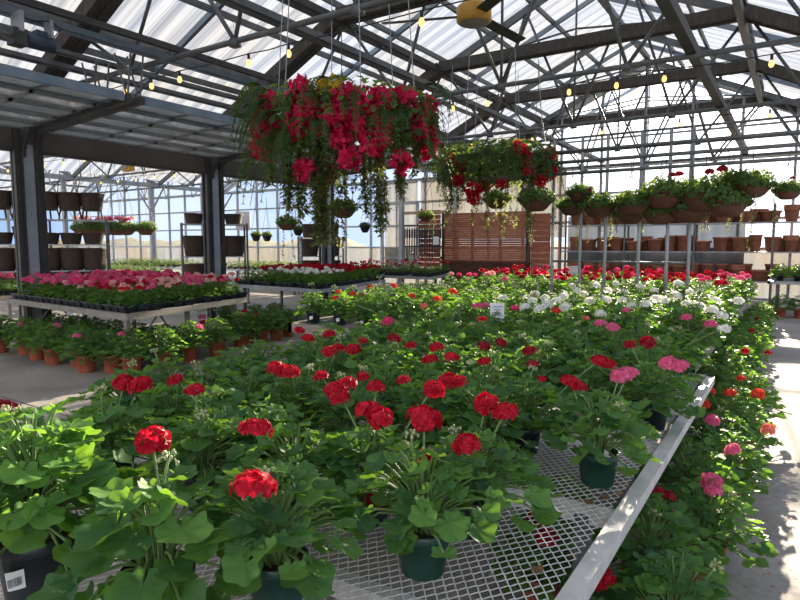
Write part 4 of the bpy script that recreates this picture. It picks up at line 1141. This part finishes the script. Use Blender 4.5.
A_ = pxy(182, 16); B_ = pxy(246, 16.6); d = Vector((B_[0] - A_[0], B_[1] - A_[1]))
rack(A_, (d.x, d.y), d.length, [.55, 1.30, 2.16], 'steel rack of dark wicker planters behind the second jamb post', [[2, 2, None], [2, 2, 2], [3, 3, 3]], 'wicker planters behind the second post', 'the rack behind the second post')
A_ = pxy(300, 19.3); B_ = pxy(326, 19.6); d = Vector((B_[0] - A_[0], B_[1] - A_[1]))
rack(A_, (d.x, d.y), 1.35, [.55, 1.25, 1.85], 'narrow rack of brown planters beside the white doorway', [[2, 2], [2, 2], [0, 0]], 'planters beside the white doorway', 'the rack by the white doorway')
# plants and benches of the side bay
SB = [((-15.2, 9.6), (-4.5, .3), (-.4, 1.8), 'low bench of seedlings in the side bay behind the wicker planters'), ((-13.2, 14.2), (-4.2, .2), (-.4, 2.0), 'side bay bench of pale and green seedlings before the far wall'), ((-19.5, 14.2), (-5.5, .3), (-.4, 2.0), 'long side bay bench before the blue far wall')]
for bi, (P, u, v, lab) in enumerate(SB):
    t = bench('plant_bench', lab, P, u, v, .75, M['galv']); plain_top(t, u, v, .75, M['galv'], 6, 5)
    uu = Vector((*u, 0)); vv = Vector((*v, 0)); n = 12
    for j in range(4):
        for i in range(n):
            q = Vector((P[0], P[1], .755)) + uu * ((i + .5) / n) + vv * ((j + .5) / 4)
            s = thing('seedling', q, f"green seedling, {nth(i)} along in the {nth(j)} row of {['the bench behind the wicker planters', 'the pale seedling bench', 'the long far bench'][bi]}", 'seedling', 'seedlings on ' + ['the bench behind the wicker planters', 'the pale seedling bench', 'the long far bench'][bi], R.random() * 6)
            obj('foliage', R.choice(BFD), s, (0, 0, .06)).scale = (1.5, 1.5, 1.1); o = obj('pot', POT_S['pot_black'], s); o.scale = (.8, .8, .55)
# litter on the mesh and dropped petals on the aisle floor
M['dry'] = leafy('dry_leaf', (.10, .055, .025), (.26, .17, .09), (.3, .18, .06), .2, .8, .2)
DRY = []
for k in range(3):
    b = MB(); b.leaf((0, 0, .006), (1, 0, 0), (0, 0, 1), .03, 15, 5, .25, .4, .2 + .3 * k); DRY.append(b.mesh('dry_leaf', M['dry'], True))
for i, (px, py, wh) in enumerate([(455, 528, 'behind the front middle pot'), (603, 500, 'just in front of the lone pot'), (620, 497, 'beside the lone pot and the rim'), (590, 505, 'on open mesh by the lone pot'), (538, 575, 'at the bottom edge of the open mesh'), (500, 500, 'beside the overhanging bright leaf'), (215, 520, 'between the front pots near the barcode pot'), (650, 440, 'by the dented rim past the lone pot')]):
    p = at_z(px, py, TZ); o = obj('dry_leaf', DRY[i % 3], None, p + Vector((0, 0, .004)), R.random() * 6); o.scale = (R.uniform(.45, .8),) * 3
    tag(o, f"curled brown dead leaf on the metal mesh {wh}", 'dead leaf', 'dead leaves on the mesh')
b = MB()
for i in range(70):
    x = R.gauss(.02, .10); y = R.choice([R.gauss(4.5, .25), R.gauss(3.3, .4)]); a = R.random() * 6; u = Vector((math.cos(a), math.sin(a), 0)) * R.uniform(.004, .009); w_ = Vector((-u.y, u.x, 0)) * .7; c = Vector((x, y, .005))
    b.tone = R.random(); b.add([c - u, c - w_, c + u, c + w_], [(0, 1, 2, 3)])
tag(b.build('fallen_petals', M['darkred']), 'scattered red petals dropped on the aisle floor by the pots', 'petals', None, 'stuff')
# ------------------------------------------------------------------ signs
def stick_sign(p, z0, w, h, az, label, lines):
    t = thing('plant_sign', (p.x, p.y, z0), label, 'sign', None, az)
    b = MB(); b.box((0, 0, h / 2), (w, .006, h)); bm_ = b.build('sign_card', M['tag'], t)
    b = MB()
    for k in range(lines):
        b.box((R.uniform(-.01, .01), -.0042, h * (.84 - .62 * k / max(1, lines - 1))), (w * R.uniform(.45, .74), .0015, h * .045))
    b.build('sign_print', M['blueink'], bm_)
    b = MB(); b.box((0, .006, -.14), (.014, .006, .36)); b.build('sign_stake', M['tag'], t)
    return t
p = at_y(497, 326, 4.9); stick_sign(p, p.z, .125, .205, YAW, 'white information card on a stake amid the red geraniums', 6)
p = at_y(573, 275, 11.5); stick_sign(p, p.z, .26, .17, YAW, 'white sign card among the crimson geraniums of the third bench', 0 + 2)
p = at_z(62, 281, 1.05); t = thing('tent_sign', (p.x, p.y, .98), 'small dark tent-shaped sign standing among the pink bedding geraniums', 'sign', None, .5)
b = MB(); b.beam((-.12, 0, .0), (0.0, 0, .15), .2, .012, (0, 0, 1)); b.build('sign_leaf', M['darksteel'], t)
b = MB(); b.beam((.12, 0, .0), (0, 0, .15), .2, .012, (0, 0, 1)); b.build('sign_leaf', M['galv'], t)
p = pt(243, 221, 17.5); t = tag(obj('sign_panel', (lambda b: (b.box((0, 0, 0), (.42, .03, .55)), b.mesh('sign_panel', M['tag']))[1])(MB()), None, p, YAW), 'plain white panel on the second planter rack', 'sign')
for px, py, w, h, lab in ((74, 316, .10, .17, 'white care card hanging under the grey bench front rail'), (132, 321, .10, .2, 'pale care card hanging at the grey bench corner'), (198, 318, .10, .22, 'printed care card with a pink strip hanging under the grey bench side')):
    p = at_z(px, py - 12, .69); p += Vector((.02, -.08, 0)) if px < 140 else Vector((.09, 0, 0))
    t = thing('care_card', p, lab, 'card', 'care cards under the grey bench', .1 if px < 140 else 1.2)
    b = MB(); b.box((0, 0, -h / 2), (w * 1.5, .004, h)); c = b.build('card_sheet', M['tag'], t)
    if px == 198: b = MB(); b.box((0, -.004, -h * .7), (w * 1.1, .003, h * .3)); b.build('card_picture', M['pink'], c)
# ------------------------------------------------------------------ daylight
SUN_AZ = rad(-6.0); SUN_EL = rad(15.0)
w = bpy.data.worlds.new('sky'); SC.world = w; w.use_nodes = True; nt = w.node_tree; nt.nodes.clear()
tc = nt.nodes.new('ShaderNodeTexCoord'); sep = nt.nodes.new('ShaderNodeSeparateXYZ'); nt.links.new(tc.outputs['Generated'], sep.inputs[0])
ramp = nt.nodes.new('ShaderNodeValToRGB'); el = ramp.color_ramp.elements          # horizon to zenith
el[0].position = 0.0; el[0].color = (.33, .50, .82, 1); el[1].position = .55; el[1].color = (.20, .36, .72, 1)
e2 = el.new(.12); e2.color = (.33, .51, .86, 1)
nt.links.new(sep.outputs[2], ramp.inputs[0])
dotn = nt.nodes.new('ShaderNodeVectorMath'); dotn.operation = 'DOT_PRODUCT'; nt.links.new(tc.outputs['Generated'], dotn.inputs[0])
dotn.inputs[1].default_value = (math.sin(SUN_AZ) * math.cos(SUN_EL), math.cos(SUN_AZ) * math.cos(SUN_EL), math.sin(SUN_EL))
mx0 = nt.nodes.new('ShaderNodeMath'); mx0.operation = 'MAXIMUM'; nt.links.new(dotn.outputs['Value'], mx0.inputs[0]); mx0.inputs[1].default_value = 0
glow = []
for pw, st in ((13, 1.0), (60, 2.5)):
    pn = nt.nodes.new('ShaderNodeMath'); pn.operation = 'POWER'; nt.links.new(mx0.outputs[0], pn.inputs[0]); pn.inputs[1].default_value = pw
    sn = nt.nodes.new('ShaderNodeMath'); sn.operation = 'MULTIPLY'; nt.links.new(pn.outputs[0], sn.inputs[0]); sn.inputs[1].default_value = st; glow.append(sn)
gs = nt.nodes.new('ShaderNodeMath'); gs.operation = 'ADD'; nt.links.new(glow[0].outputs[0], gs.inputs[0]); nt.links.new(glow[1].outputs[0], gs.inputs[1])
cn = nt.nodes.new('ShaderNodeTexNoise'); cn.inputs['Scale'].default_value = 3.0; cn.inputs['Detail'].default_value = 5      # thin high cloud
cr = nt.nodes.new('ShaderNodeValToRGB'); cr.color_ramp.elements[0].position = .45; cr.color_ramp.elements[1].position = .75; nt.links.new(tc.outputs['Generated'], cn.inputs[0]); nt.links.new(cn.outputs[0], cr.inputs[0])
cs = nt.nodes.new('ShaderNodeMath'); cs.operation = 'MULTIPLY'; cs.inputs[1].default_value = .5; nt.links.new(cr.outputs[0], cs.inputs[0])
cm = nt.nodes.new('ShaderNodeMixRGB'); nt.links.new(cs.outputs[0], cm.inputs[0]); nt.links.new(ramp.outputs[0], cm.inputs[1]); cm.inputs[2].default_value = (.85, .9, 1.0, 1)
gc = nt.nodes.new('ShaderNodeMixRGB'); gc.blend_type = 'MULTIPLY'; gc.inputs[0].default_value = 1; gc.inputs[2].default_value = (1, .95, .86, 1); nt.links.new(gs.outputs[0], gc.inputs[1])
sm = nt.nodes.new('ShaderNodeMixRGB'); sm.blend_type = 'ADD'; sm.inputs[0].default_value = 1; nt.links.new(cm.outputs[0], sm.inputs[1]); nt.links.new(gc.outputs[0], sm.inputs[2])
bk = nt.nodes.new('ShaderNodeMapRange'); bk.inputs[1].default_value = -.05; bk.inputs[2].default_value = -.6; bk.inputs[3].default_value = 0; bk.inputs[4].default_value = 1      # added white brightening of the unseen sky behind the camera, lifts the shadows
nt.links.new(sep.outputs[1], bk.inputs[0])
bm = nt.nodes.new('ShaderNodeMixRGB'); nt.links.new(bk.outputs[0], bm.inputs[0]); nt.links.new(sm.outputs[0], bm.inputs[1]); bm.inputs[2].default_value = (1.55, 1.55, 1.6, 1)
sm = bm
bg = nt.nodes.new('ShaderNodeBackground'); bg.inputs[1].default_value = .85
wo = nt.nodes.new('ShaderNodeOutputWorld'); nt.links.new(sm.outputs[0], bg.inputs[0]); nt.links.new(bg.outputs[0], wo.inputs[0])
ld = bpy.data.lights.new('sun', 'SUN'); ld.energy = 14.0; ld.angle = rad(.6); ld.color = (1, .86, .66)
lo = bpy.data.objects.new('sun', ld); COL.objects.link(lo)
sd = Vector((math.sin(SUN_AZ) * math.cos(SUN_EL), math.cos(SUN_AZ) * math.cos(SUN_EL), math.sin(SUN_EL)))
lo.rotation_euler = sd.to_track_quat('Z', 'Y').to_euler()
vs_ = SC.view_settings; vs_.view_transform = 'Standard'; vs_.look = 'None'; vs_.gamma = 1; vs_.use_curve_mapping = False; vs_.exposure = 0.58
SC.cycles.max_bounces = 8; SC.cycles.transparent_max_bounces = 16
SC.cycles.use_denoising = True
